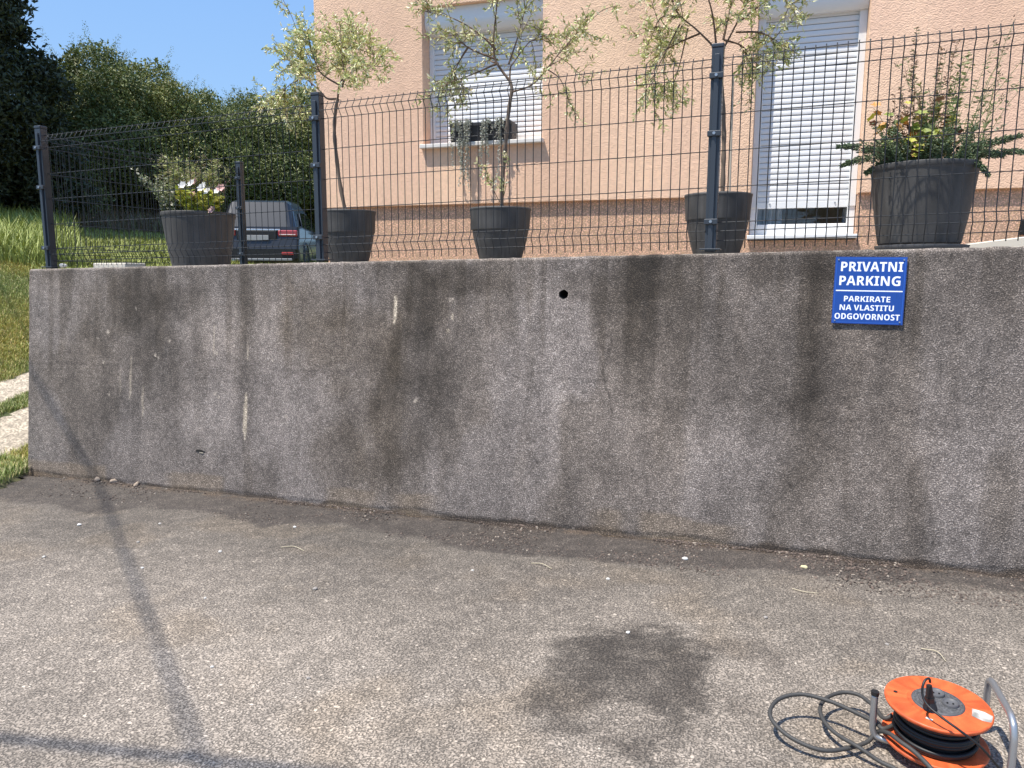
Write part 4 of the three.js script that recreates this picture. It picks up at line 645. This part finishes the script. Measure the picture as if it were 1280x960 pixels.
// ------------------------------------------------------------------ cable reel
{
  const cx = 5.958, cz = 1.91, rd = roadY(6), C = thing('cable_reel', 'orange cable reel lying on its side on the asphalt in a bent steel frame', 'cable reel', [cx, rd, cz]);
  C.rotation.set(0.045, 0, 0.0);
  const orange = M([0.92, 0.175, 0.055], 0.45, { clearcoat: 0.1, map: dustTex }), black = M([0.012, 0.012, 0.013], 0.5), steel = M([0.42, 0.43, 0.44], 0.38, { metalness: 0.75 }), grey = M([0.1, 0.1, 0.105], 0.55);
  const flange = (y) => new THREE.LatheGeometry([[0.03, -0.004], [0.132, -0.004], [0.139, -0.007], [0.142, -0.002], [0.142, 0.003], [0.139, 0.006], [0.132, 0.004], [0.085, 0.004], [0.08, 0.007], [0.03, 0.007]].map(([a, b]) => new THREE.Vector2(a, b + y)), 64);
  const top = 0.166, bot = 0.05;
  mesh('upper_flange', flange(top), orange, C); mesh('lower_flange', flange(bot), orange, C);
  mesh('drum', cyl(0.075, 0.075, top - bot, 32, 0, (top + bot) / 2, 0), orange, C);
  const wound = new THREE.Group(); wound.name = 'wound_cable'; C.add(wound);
  for (let k = 0; k < 8; k++) { const r = 0.104 + 0.005 * Math.sin(k * 2.3); const t = mesh('cable_turn', new THREE.TorusGeometry(r, 0.0066, 8, 48).rotateX(Math.PI / 2), black, wound); t.position.y = bot + 0.014 + k * 0.0125; t.rotation.set(0.03 * Math.sin(k * 1.7), k, 0.03 * Math.cos(k)); }
  mesh('wound_core', cyl(0.098, 0.098, top - bot - 0.012, 32, 0, (top + bot) / 2, 0), black, wound);
  const pl = mesh('socket_plate', new THREE.LatheGeometry([[0, 0.012], [0.064, 0.012], [0.07, 0.008], [0.07, 0]].map(([a, b]) => new THREE.Vector2(a, b + top)), 40), M([0.17, 0.17, 0.175], 0.65, { map: soilTex }), C);
  for (const [x, z] of [[-0.03, 0.012], [0.03, 0.01], [0.0, -0.034]]) { mesh('socket', new THREE.LatheGeometry([[0, 0.002], [0.017, 0.002], [0.018, 0.008], [0.022, 0.008], [0.022, 0]].map(([a, b]) => new THREE.Vector2(a, b)), 24).translate(x, top + 0.012, z), grey, pl); for (const s of [-1, 1]) mesh('socket_hole', cyl(0.0025, 0.0025, 0.003, 8, x + s * 0.0075, top + 0.0155, z), mat.dark, pl); }
  // torn label
  const ls = new THREE.Shape(); ls.moveTo(-0.026, 0.022); ls.lineTo(0.004, 0.026); ls.lineTo(0.028, 0.017); ls.lineTo(0.03, -0.018); ls.lineTo(0.008, -0.024); ls.lineTo(-0.02, -0.017); ls.lineTo(-0.022, -0.002); ls.closePath();
  const lb = mesh('label_sticker', new THREE.ExtrudeGeometry(ls, { depth: 0.0008, bevelEnabled: false }), M([0.8, 0.77, 0.7], 0.6, { map: soilTex }), C); lb.rotation.set(-Math.PI / 2, 0, -0.35); lb.position.set(0.105, top + 0.0048, 0.03);
  const st2 = mesh('label_remnant', rbox(0.018, 0.0008, 0.008, 0, 0, 0, 0.0003), M([0.75, 0.7, 0.6], 0.7), C); st2.position.set(-0.035, top + 0.0048, 0.095); st2.rotation.y = -0.5;
  for (const y of [top, bot]) mesh('rim_hole', cyl(0.006, 0.006, 0.0012, 12, -0.11, y + 0.0046, -0.02), mat.dark, C);
  const P = (x, y, z) => V(x - cx, y - rd, z - cz);
  const tubePts = [P(5.789, 0.292, 1.925), P(5.789, 0.22, 1.925), P(5.79, 0.18, 1.925), P(5.797, 0.158, 1.926), P(5.815, 0.152, 1.928), P(5.86, 0.152, 1.94), P(5.95, 0.152, 1.98), P(6.05, 0.152, 2.03), P(6.095, 0.155, 2.05), P(6.113, 0.17, 2.055), P(6.118, 0.2, 2.055), P(6.12, 0.3, 2.045), P(6.119, 0.335, 2.03), P(6.118, 0.347, 2.0), P(6.118, 0.343, 1.96), P(6.119, 0.322, 1.8), P(6.119, 0.312, 1.765), P(6.12, 0.295, 1.745), P(6.12, 0.26, 1.74), P(6.12, 0.19, 1.74), P(6.113, 0.165, 1.745), P(6.095, 0.155, 1.752), P(6.0, 0.152, 1.78), P(5.87, 0.152, 1.83), P(5.84, 0.153, 1.845)];
  mesh('frame', tube(smooth(tubePts, 160, 0.3), 0.0098, 10), steel, C);
  mesh('end_cap', cyl(0.0115, 0.0115, 0.012, 12).translate(5.789 - cx, 0.296 - rd, 1.925 - cz), black, C);
  mesh('axle', cyl(0.02, 0.02, bot, 16, 0, bot / 2 + 0.004, 0), steel, C);
  // thick grey cable lying in two loops
  const rub = M([0.048, 0.046, 0.043], 0.65);
  const A = [[5.884, 0.2, 1.80], [5.86, 0.19, 1.88], [5.82, 0.187, 1.93], [5.796, 0.19, 1.91], [5.739, 0.2, 1.89], [5.667, 0.2, 1.855], [5.585, 0.2, 1.847], [5.521, 0.19, 1.88], [5.495, 0.18, 1.943], [5.513, 0.17, 1.993], [5.569, 0.158, 2.031], [5.647, 0.15, 2.043], [5.718, 0.147, 2.004], [5.774, 0.148, 1.955], [5.803, 0.165, 1.92], [5.827, 0.2, 1.968], [5.856, 0.206, 2.01], [5.891, 0.201, 2.041], [5.928, 0.19, 2.089], [5.957, 0.165, 2.12], [6.0, 0.15, 2.19], [6.1, 0.148, 2.3]].map((p) => P(...p));
  const B = [[5.85, 0.195, 1.86], [5.826, 0.18, 1.862], [5.802, 0.177, 1.799], [5.761, 0.177, 1.749], [5.711, 0.172, 1.746], [5.664, 0.168, 1.789], [5.644, 0.168, 1.856], [5.655, 0.165, 1.918], [5.69, 0.162, 1.967], [5.746, 0.165, 2.014], [5.802, 0.148, 2.036], [5.844, 0.146, 2.054], [5.904, 0.146, 2.093], [6.0, 0.147, 2.17], [6.08, 0.148, 2.3]].map((p) => P(...p));
  mesh('loose_cable', tube(smooth(A, 220), 0.0066, 8), rub, C); mesh('loose_cable', tube(smooth(B, 180), 0.0066, 8), rub, C);
  // plugged cord
  const K = thing('power_cord', 'thin black cord with a plug standing in the reel socket', 'cord', [cx, rd, cz]), pk = (x, y, z) => P(x, y, z);
  mesh('cord', tube(smooth([pk(5.922, 0.385, 1.985), pk(5.918, 0.398, 1.99), pk(5.908, 0.398, 2.0), pk(5.9, 0.385, 2.012), pk(5.9, 0.36, 2.02), pk(5.912, 0.34, 2.035), pk(5.945, 0.325, 2.06), pk(5.99, 0.305, 2.08), pk(6.04, 0.27, 2.08), pk(6.09, 0.21, 2.06), pk(6.13, 0.165, 2.06), pk(6.2, 0.15, 2.12)], 120), 0.0034, 6), black, K);
  mesh('plug', [cyl(0.011, 0.019, 0.02, 16, 0, 0.006, 0), cyl(0.013, 0.013, 0.014, 14, 0, 0.02, 0), cyl(0.0075, 0.011, 0.04, 12, 0, 0.043, 0)].map((g) => g.rotateZ(0.1).translate(5.929 - cx, top + 0.018, 1.965 - cz + 0.006)), black, K);
}

// ------------------------------------------------------------------ overhead cables outside the view that draw the two shadow lines
{
  const cab = (label, g0, g1, h, r, e0, e1) => {
    const A = V(...g0).addScaledVector(SUN, h / SUN.y), B = V(...g1).addScaledVector(SUN, h / SUN.y), D = B.clone().sub(A).normalize(), pts = [];
    for (let i = 0; i <= 40; i++) pts.push(A.clone().addScaledVector(D, lerp(e0, e1, i / 40)));
    tag(mesh('overhead_cable', tube(pts, r, 8), M([0.02, 0.02, 0.02], 0.6)), label, 'cable');
  };
  cab('overhead service cable whose shadow climbs the left end of the wall', [0.937, 0.03, 0.5], [3.946, 0.09, 2.718], 8, 0.0145, -12, 18);
  cab('overhead service cable whose shadow crosses the asphalt in front', [3.186, 0.08, 2.795], [4.266, 0.1, 2.597], 7, 0.019, -16, 11);
}

// ------------------------------------------------------------------ pebbles and litter on the asphalt
{
  const R = rng(301), base = new THREE.IcosahedronGeometry(1, 1), geos = [0, 1, 2].map((k) => { const g = base.clone(), p = g.attributes.position; for (let i = 0; i < p.count; i++) { const v = V(p.getX(i), p.getY(i), p.getZ(i)), f = 0.75 + 0.5 * vn(v.x * 1.5 + k * 5 + 10, v.y * 1.5 + v.z * 1.3 + 10, 303); p.setXYZ(i, v.x * f, v.y * f * 0.6, v.z * f); } g.computeVertexNormals(); return g; });
  const pm = [M([0.5, 0.47, 0.42], 0.9), M([0.3, 0.27, 0.24], 0.9), M([0.62, 0.6, 0.56], 0.9)];
  const S = [[2.62, 1.18, 0.011], [3.43, 1.45, 0.012], [1.44, 1.08, 0.013], [1.75, 1.55, 0.01], [2.05, 1.2, 0.01], [2.4, 1.5, 0.008], [3.0, 1.7, 0.008], [3.9, 2.15, 0.008], [4.93, 1.42, 0.009], [4.72, 0.9, 0.01], [5.45, 1.1, 0.009], [2.75, 0.7, 0.01], [4.05, 1.0, 0.008], [5.9, 1.2, 0.008], [3.5, 2.2, 0.007], [1.9, 0.9, 0.009]];
  S.forEach(([x, z, r], i) => { const m = mesh('pebble', geos[i % 3], pm[i % 3]); m.scale.setScalar(r); m.position.set(x, roadY(x) + r * 0.35, z); m.rotation.y = R() * 6; tag(m, 'small loose pebble lying on the open asphalt', 'pebble', 'loose pebbles on the asphalt'); });
  const w1 = mesh('pale_stone', geos[0], pm[2]); w1.scale.set(0.016, 0.014, 0.012); w1.position.set(5.03, roadY(5) + 0.006, 0.52); tag(w1, 'white stone chip near the wall foot below the weep hole', 'stone');
  const w2 = mesh('pale_stone', geos[1], M([0.6, 0.52, 0.3], 0.9)); w2.scale.set(0.018, 0.016, 0.012); w2.position.set(5.6, roadY(5.6) + 0.006, 0.46); tag(w2, 'yellowish stone chip at the wall foot below the parking sign', 'stone');
  const w3 = mesh('pale_stone', geos[2], pm[2]); w3.scale.set(0.03, 0.03, 0.03); w3.position.set(0.1, fenceY(0) + 0.015, -0.02); tag(w3, 'small white stone on the wall beside the corner post', 'stone');
  for (let k = 0; k < 3; k++) { const x = 0.62 + k * 0.14, m = mesh('broken_stone', geos[k], M([0.36, 0.28, 0.21], 0.95)); m.scale.set(0.026 + 0.01 * k, 0.035, 0.018); m.position.set(x + 0.03 * k * k, roadY(x) + 0.012, 0.254); m.rotation.y = k; tag(m, ['smallest broken stone bit at the wall foot, nearest the grass', 'middle broken stone bit at the wall foot near the grass', 'largest broken stone bit at the wall foot, farthest from the grass'][k], 'stone', 'broken bits at the wall foot'); }
  // grit along the wall
  const n = 9000, im = new THREE.InstancedMesh(new THREE.IcosahedronGeometry(1, 0), M([1, 1, 1], 0.95), n), q = new THREE.Object3D(), c = new THREE.Color();
  for (let i = 0; i < n; i++) { let x, z, tr = 0; do { x = lerp(0, 8, Math.pow(R(), 0.6)); z = 0.27 + Math.pow(R(), 2.2) * 0.42; } while (tr++ < 12 && fbm(x * 3.2, z * 5, 307, 3) < 0.38 + 0.3 * R()); const s = lerp(0.002, 0.0085, Math.pow(R(), 4)); q.position.set(x, roadY(x) + 0.002 + 0.006 * sst(0.42 - z, 0, 0.2), z); q.scale.set(s, s * 0.7, s * 0.9); q.rotation.set(R() * 6, R() * 6, 0); q.updateMatrix(); im.setMatrixAt(i, q.matrix); const t = R(); im.setColorAt(i, c.setRGB(...(t < 0.55 ? [0.09, 0.068, 0.055] : t < 0.9 ? [0.17, 0.125, 0.098] : [0.34, 0.28, 0.22]))); }
  im.name = 'gravel'; im.castShadow = im.receiveShadow = true; scene.add(im); tag(im, 'fine loose grit gathered along the wall foot', 'gravel', null, 'stuff');
  const tw = [[[5.55, 0.004, 0.75], [5.6, 0.008, 0.78], [5.66, 0.004, 0.77]], [[6.02, 0.004, 1.2], [6.07, 0.01, 1.22], [6.09, 0.004, 1.28]], [[6.3, 0.004, 1.55], [6.32, 0.01, 1.6], [6.33, 0.004, 1.66]], [[4.3, 0.004, 0.82], [4.36, 0.012, 0.83], [4.42, 0.004, 0.86]], [[2.9, 0.004, 1.02], [2.97, 0.01, 1.0], [3.06, 0.004, 1.03]]];
  const twl = ['pale dry straw beside the wall foot under the parking sign', 'bent dry straw on the open asphalt above the cable reel', 'dry straw lying just right of the cable reel handle', 'short dry straw near the wall foot below the weep hole', 'dry straw on the asphalt below the left half of the wall'];
  tw.forEach((t, i) => tag(mesh('dry_straw', tube(smooth(t.map((p) => [p[0], roadY(p[0]) + p[1], p[2]]), 8), 0.002, 4), M([0.5, 0.43, 0.3], 0.9)), twl[i], 'straw', 'dry straws on the asphalt'));
}

// ------------------------------------------------------------------ grass
function bladeGeo(R, n, h, spread, w, bend, cols) {
  const p = [], c = [];
  for (let k = 0; k < n; k++) {
    const a = R() * 6.283, r = Math.sqrt(R()) * spread, bx = Math.cos(a) * r, bz = Math.sin(a) * r, d = R() * 6.283, hh = h * lerp(0.5, 1, R()), b = hh * bend * (0.3 + R()), dx = Math.cos(d), dz = Math.sin(d), wx = -dz * w / 2, wz = dx * w / 2, col = vary(cols[Math.floor(R() * cols.length)], R, 0.2);
    const m = [bx + dx * b * 0.35, hh * 0.6, bz + dz * b * 0.35], t = [bx + dx * b, hh, bz + dz * b];
    const q = [[bx - wx, 0, bz - wz], [bx + wx, 0, bz + wz], [m[0] + wx * 0.8, m[1], m[2] + wz * 0.8], [m[0] - wx * 0.8, m[1], m[2] - wz * 0.8]];
    for (const i of [0, 1, 2, 0, 2, 3]) { p.push(...q[i]); c.push(...col); } for (const v of [q[3], q[2], t]) { p.push(...v); c.push(...col); }
  }
  const g = new THREE.BufferGeometry(); g.setAttribute('position', new THREE.Float32BufferAttribute(p, 3)); g.setAttribute('color', new THREE.Float32BufferAttribute(c, 3)); g.computeVertexNormals(); return g;
}
function field(name, label, seed, n, geo, place, smin, smax) {
  const R = rng(seed), im = new THREE.InstancedMesh(geo, mat.leafDark, n), q = new THREE.Object3D(), c = new THREE.Color(); let k = 0;
  for (let t = 0; t < n * 8 && k < n; t++) { const p = place(R); if (!p) continue; const s = lerp(smin, smax, R()) * (p[2] || 1); q.position.set(p[0], landY(p[0], p[1]) + (p[1] > 0.15 ? 0.03 : 0) - 0.01, p[1]); q.rotation.set(0, R() * 6.28, 0); q.scale.set(s, s * lerp(0.8, 1.2, R()), s); q.updateMatrix(); im.setMatrixAt(k, q.matrix); const v = 0.75 + 0.5 * R(), dr = p[3] || 0; im.setColorAt(k, c.setRGB(v * (1 + dr), v * (1 + 0.4 * dr), v)); k++; }
  im.count = k; im.name = numbered(name); im.castShadow = im.receiveShadow = true; scene.add(im); return tag(im, label, 'grass', null, 'stuff');
}
const GC = [[0.25, 0.31, 0.07], [0.32, 0.36, 0.1], [0.2, 0.26, 0.06], [0.4, 0.37, 0.17]];
const G1 = bladeGeo(rng(401), 12, 0.075, 0.05, 0.005, 0.6, GC), G2 = bladeGeo(rng(403), 14, 0.5, 0.22, 0.014, 0.5, [[0.34, 0.38, 0.1], [0.42, 0.44, 0.15], [0.26, 0.31, 0.075]]), G3 = bladeGeo(rng(405), 9, 0.11, 0.09, 0.01, 0.6, [[0.34, 0.36, 0.08], [0.4, 0.41, 0.13], [0.28, 0.31, 0.07]]);
const tOf = (x, z) => -(x + 0.13) * 0.95 - (z - 0.09) * 0.3;
const polar = (R, a0, a1, d0, d1) => { const a = lerp(a0, a1, R()) * Math.PI / 180, d = Math.sqrt(lerp(d0 * d0, d1 * d1, R())); return [5.52 - Math.sin(a) * d, 4.3 - Math.cos(a) * d]; };
const trackU = (x, z) => x - 0.43 * z;
const onTrack = (x, z, e = 0) => { const u = trackU(x, z) + 0.14 * (fbm(x * 3, z * 3, 431, 3) - 0.5); return (u < -0.66 - e && u > -1.42 + e) || (u < -1.66 - e && u > -2.24 + e); };
for (const [u0, u1, lab] of [[-1.42, -0.64, 'wider sandy concrete driveway track beside the wall end'], [-2.24, -1.64, 'narrower sandy concrete driveway track farther from the wall']]) {
  const us = steps([u0, u1, 0.05]), zs = steps([-14, -3, 0.25], [-3, 1.6, 0.06]), g = gridGeo(us, zs, () => 0, () => [1, 1, 1]), p = g.attributes.position, c = g.attributes.color;
  for (let i = 0; i < p.count; i++) { const u = p.getX(i), z = p.getZ(i), x = u + 0.43 * z, n = fbm(x * 2.5, z * 2.5, 433, 4), f = fbm(x * 11, z * 11, 435, 3), e = Math.min(u - u0, u1 - u), k = sst(n + 0.3 * sst(e, 0, 0.15), 0.3, 0.7); p.setXYZ(i, x, landY(x, z) + (z > 0.15 ? 0.03 : 0) + 0.012 * sst(e + 0.1 * (f - 0.5), 0, 0.05) + 0.02 * (f - 0.5) - 0.004, z); c.setXYZ(i, lerp(0.42, 0.82, k) * (0.7 + 0.6 * f), lerp(0.35, 0.68, k) * (0.7 + 0.6 * f), lerp(0.24, 0.5, k) * (0.7 + 0.6 * f)); }
  g.computeVertexNormals(); tag(mesh('driveway_track', g, M([1, 1, 1], 0.95, { vertexColors: true, map: soilTex })), lab, 'driveway', null, 'structure');
}
field('grass', 'short green grass at the left end of the wall', 411, 1500, G1, (R) => { const x = lerp(-1.2, 0.5, R()), z = lerp(0.1, 1.6, R()); return x < edgeX(z) - 0.03 - 0.05 * R() && !(x > X0 - 0.02 && z < 0.27) && !onTrack(x, z, -0.03) ? [x, z, 1] : null; }, 0.6, 1.3);
field('mown_grass', 'mown patchy grass on the bank left of the wall', 413, 16000, G1, (R) => { const [x, z] = polar(R, 51.5, 57, 5.2, 16.5); return tOf(x, z) < 9 && x < -0.15 && !onTrack(x, z) ? [x, z, 1, 0.45 * sst(fbm(x * 0.5, z * 0.5, 97, 3), 0.42, 0.68)] : null; }, 0.5, 1.1);
field('tall_grass', 'tall bright weeds along the top of the left bank', 415, 2600, G2, (R) => { const [x, z] = polar(R, 51, 60, 15.5, 23); return [x, z, 1]; }, 0.7, 1.25);
field('lawn_grass', 'sunlit lawn rising behind the fence', 417, 15000, G3, (R) => { const [x, z] = polar(R, 33, 53, 10, 24); return x < -0.3 || z < -3 ? [x, z, 1] : null; }, 0.9, 1.7);
field('seeding_grass', 'brownish seeding grasses under the dark trees', 419, 700, bladeGeo(rng(421), 14, 0.55, 0.25, 0.016, 0.5, [[0.2, 0.13, 0.08], [0.16, 0.13, 0.06], [0.2, 0.2, 0.07]]), (R) => { const [x, z] = polar(R, 43, 53, 22, 25); return [x, z, 1]; }, 0.7, 1.2);

// ------------------------------------------------------------------ background trees
function sprayGeo(R, n, rad, l, w, cols) { const lv = new Leaves(); for (let k = 0; k < n; k++) { const d = rdir(R), b = rdir(R).multiplyScalar(rad * Math.cbrt(R())); d.y = d.y * 0.6 + 0.1; d.normalize(); lv.leaf(b, d, d.clone().cross(rdir(R)).normalize(), lerp(0.7, 1.2, R()) * l, w, vary(cols[Math.floor(R() * cols.length)], R, 0.3)); } return lv.geo(); }
const S1 = sprayGeo(rng(501), 12, 0.2, 0.11, 0.05, [[0.15, 0.18, 0.045], [0.19, 0.21, 0.07], [0.1, 0.135, 0.03]]), S2 = sprayGeo(rng(503), 12, 0.24, 0.13, 0.07, [[0.1, 0.115, 0.035], [0.14, 0.15, 0.05], [0.07, 0.08, 0.025]]);
function tree(name, label, seed, x, z, blobsT, spray, n, trunkH, rT, group, tint = [1, 1, 1], shoots = 0) {
  const y = landY(x, z), R = rng(seed), T = thing(name, label, 'tree', [x, y - 0.05, z], 0, group), q = new THREE.Object3D(), c = new THREE.Color();
  mesh('trunk', tube(smooth([[0, 0, 0], [0.05, trunkH * 0.5, 0.03], [0, trunkH, 0]], 10), (t) => rT * lerp(1.2, 0.5, t), 10), mat.bark, T);
  for (const b of blobsT) mesh('limb', tube(smooth([[0, trunkH * 0.6, 0], [b[0] * 0.5, lerp(trunkH, b[1], 0.5), b[2] * 0.5], [b[0], b[1], b[2]]], 8), (t) => rT * lerp(0.5, 0.12, t), 6), mat.bark, T);
  const im = new THREE.InstancedMesh(spray, mat.leafFar, n + shoots * 9 + 20), tot = blobsT.reduce((s, b) => s + b[3] * b[3], 0); let k = 0;
  for (const b of blobsT) {
    const m = Math.floor((n * b[3] * b[3]) / tot);
    for (let i = 0; i < m && k < n; i++) {
      const d = rdir(R), rough = 0.72 + 0.5 * fbm(d.x * 2.2 + seed, d.y * 2.2 + d.z * 1.7, seed, 3) + (R() < 0.06 ? R() * 0.25 : 0), rr = b[3] * rough * (R() < 0.72 ? lerp(0.82, 1, R()) : Math.cbrt(R()));
      q.position.set(b[0] + d.x * rr, b[1] + d.y * rr * (b[4] || 0.85), b[2] + d.z * rr); if (q.position.y < 0.15) continue;
      q.rotation.set(R() * 6, R() * 6, R() * 6); q.scale.setScalar(lerp(0.7, 1.25, R())); q.updateMatrix(); im.setMatrixAt(k, q.matrix); const v = 0.7 + 0.6 * R(); im.setColorAt(k, c.setRGB(v * tint[0], v * tint[1], v * tint[2])); k++;
    }
  }
  for (let i = 0; i < shoots && true; i++) {
    const b = blobsT[Math.floor(R() * 6) % blobsT.length], d = rdir(R); d.y = Math.abs(d.y) * 0.8 + 0.35; d.normalize(); const len = lerp(0.3, 0.85, R());
    for (let j = 0; j < 9; j++) { const u = b[3] * 0.85 + (len * j) / 8; q.position.set(b[0] + d.x * u * 0.9, b[1] + d.y * u + 0.02 * j, b[2] + d.z * u * 0.9); q.rotation.set(R() * 6, R() * 6, R() * 6); q.scale.setScalar(lerp(0.75, 0.3, j / 8)); q.updateMatrix(); im.setMatrixAt(k, q.matrix); const v = 0.8 + 0.6 * R(); im.setColorAt(k, c.setRGB(v * tint[0], v * tint[1], v * tint[2])); k++; }
  }
  im.count = k; im.name = 'crown'; im.castShadow = im.receiveShadow = true; im.userData.kind = 'stuff'; T.add(im); return T;
}
const at = (deg, d) => [5.52 - Math.sin((deg * Math.PI) / 180) * d, 4.3 - Math.cos((deg * Math.PI) / 180) * d];
{
  const [ax, az] = at(59.5, 22);
  tree('dark_tree', 'large dark broadleaf tree towering at the left edge', 601, ax, az, [[0, 5.0, 0, 2.55], [0.2, 2.9, -0.3, 2.45], [-0.6, 7.6, 0, 2.5], [-0.2, 1.2, 0.1, 2.2], [-0.8, 10.4, 0, 2.2], [-2, 4, 0.5, 2.6], [1.2, 4.55, -2.0, 0.42, 0.5], [1.42, 3.75, -2.4, 0.5, 0.5], [1.5, 3.35, -2.55, 0.6, 0.45], [1.35, 2.55, -2.3, 0.62, 0.4], [1.5, 1.75, -2.5, 0.7, 0.6], [1.55, 0.9, -2.6, 0.8, 0.6], [1.0, 5.3, -1.7, 0.6, 0.5]], S2, 17000, 3.5, 0.3, null, [0.6, 0.64, 0.6]);
  const hd = [[52.6, 24.5, 5.3], [48.9, 25.5, 8.0], [45.8, 26, 7.75], [42.6, 26.5, 7.15], [39.4, 27, 7.35], [36.2, 27.5, 7.7], [33, 28, 7.9]];
  const lab = ['low bushy tree right next to the dark tower of foliage', 'tallest bushy green tree of the row behind the lawn', 'bushy green tree of the row above the flower planter', 'lower bushy green tree of the row left of the car', 'bushy green tree of the row directly behind the car', 'bushy green tree of the row next to the house corner', 'bushy green tree of the row hidden mostly behind the house'];
  hd.forEach(([a, d, top], i) => { const [x, z] = at(a, d), h = top - landY(x, z); tree('bushy_tree', lab[i], 611 + i, x, z, [[0, h - 0.75, 0, 0.85, 1.05], [0.9, h - 1.5, 0.2, 1.0], [-0.8, h - 1.35, 0.3, 1.05], [0, h * 0.52, 0.1, 1.75], [1.1, h * 0.4, 0.4, 1.3], [-1.1, h * 0.4, 0.4, 1.3], [-0.5, 1.1, -0.6, 1.3], [-1.6, 1.0, -0.2, 1.3], [-0.9, 1.7, -1.4, 1.9]], S1, 9000, 1.6, 0.1, 'row of bushy trees behind the lawn', [[1.3, 1.28, 1.2], [1.15, 1.15, 1.1], [1.4, 1.3, 1.1]][i % 3], 46); });
}
renderer.render(scene, camera);
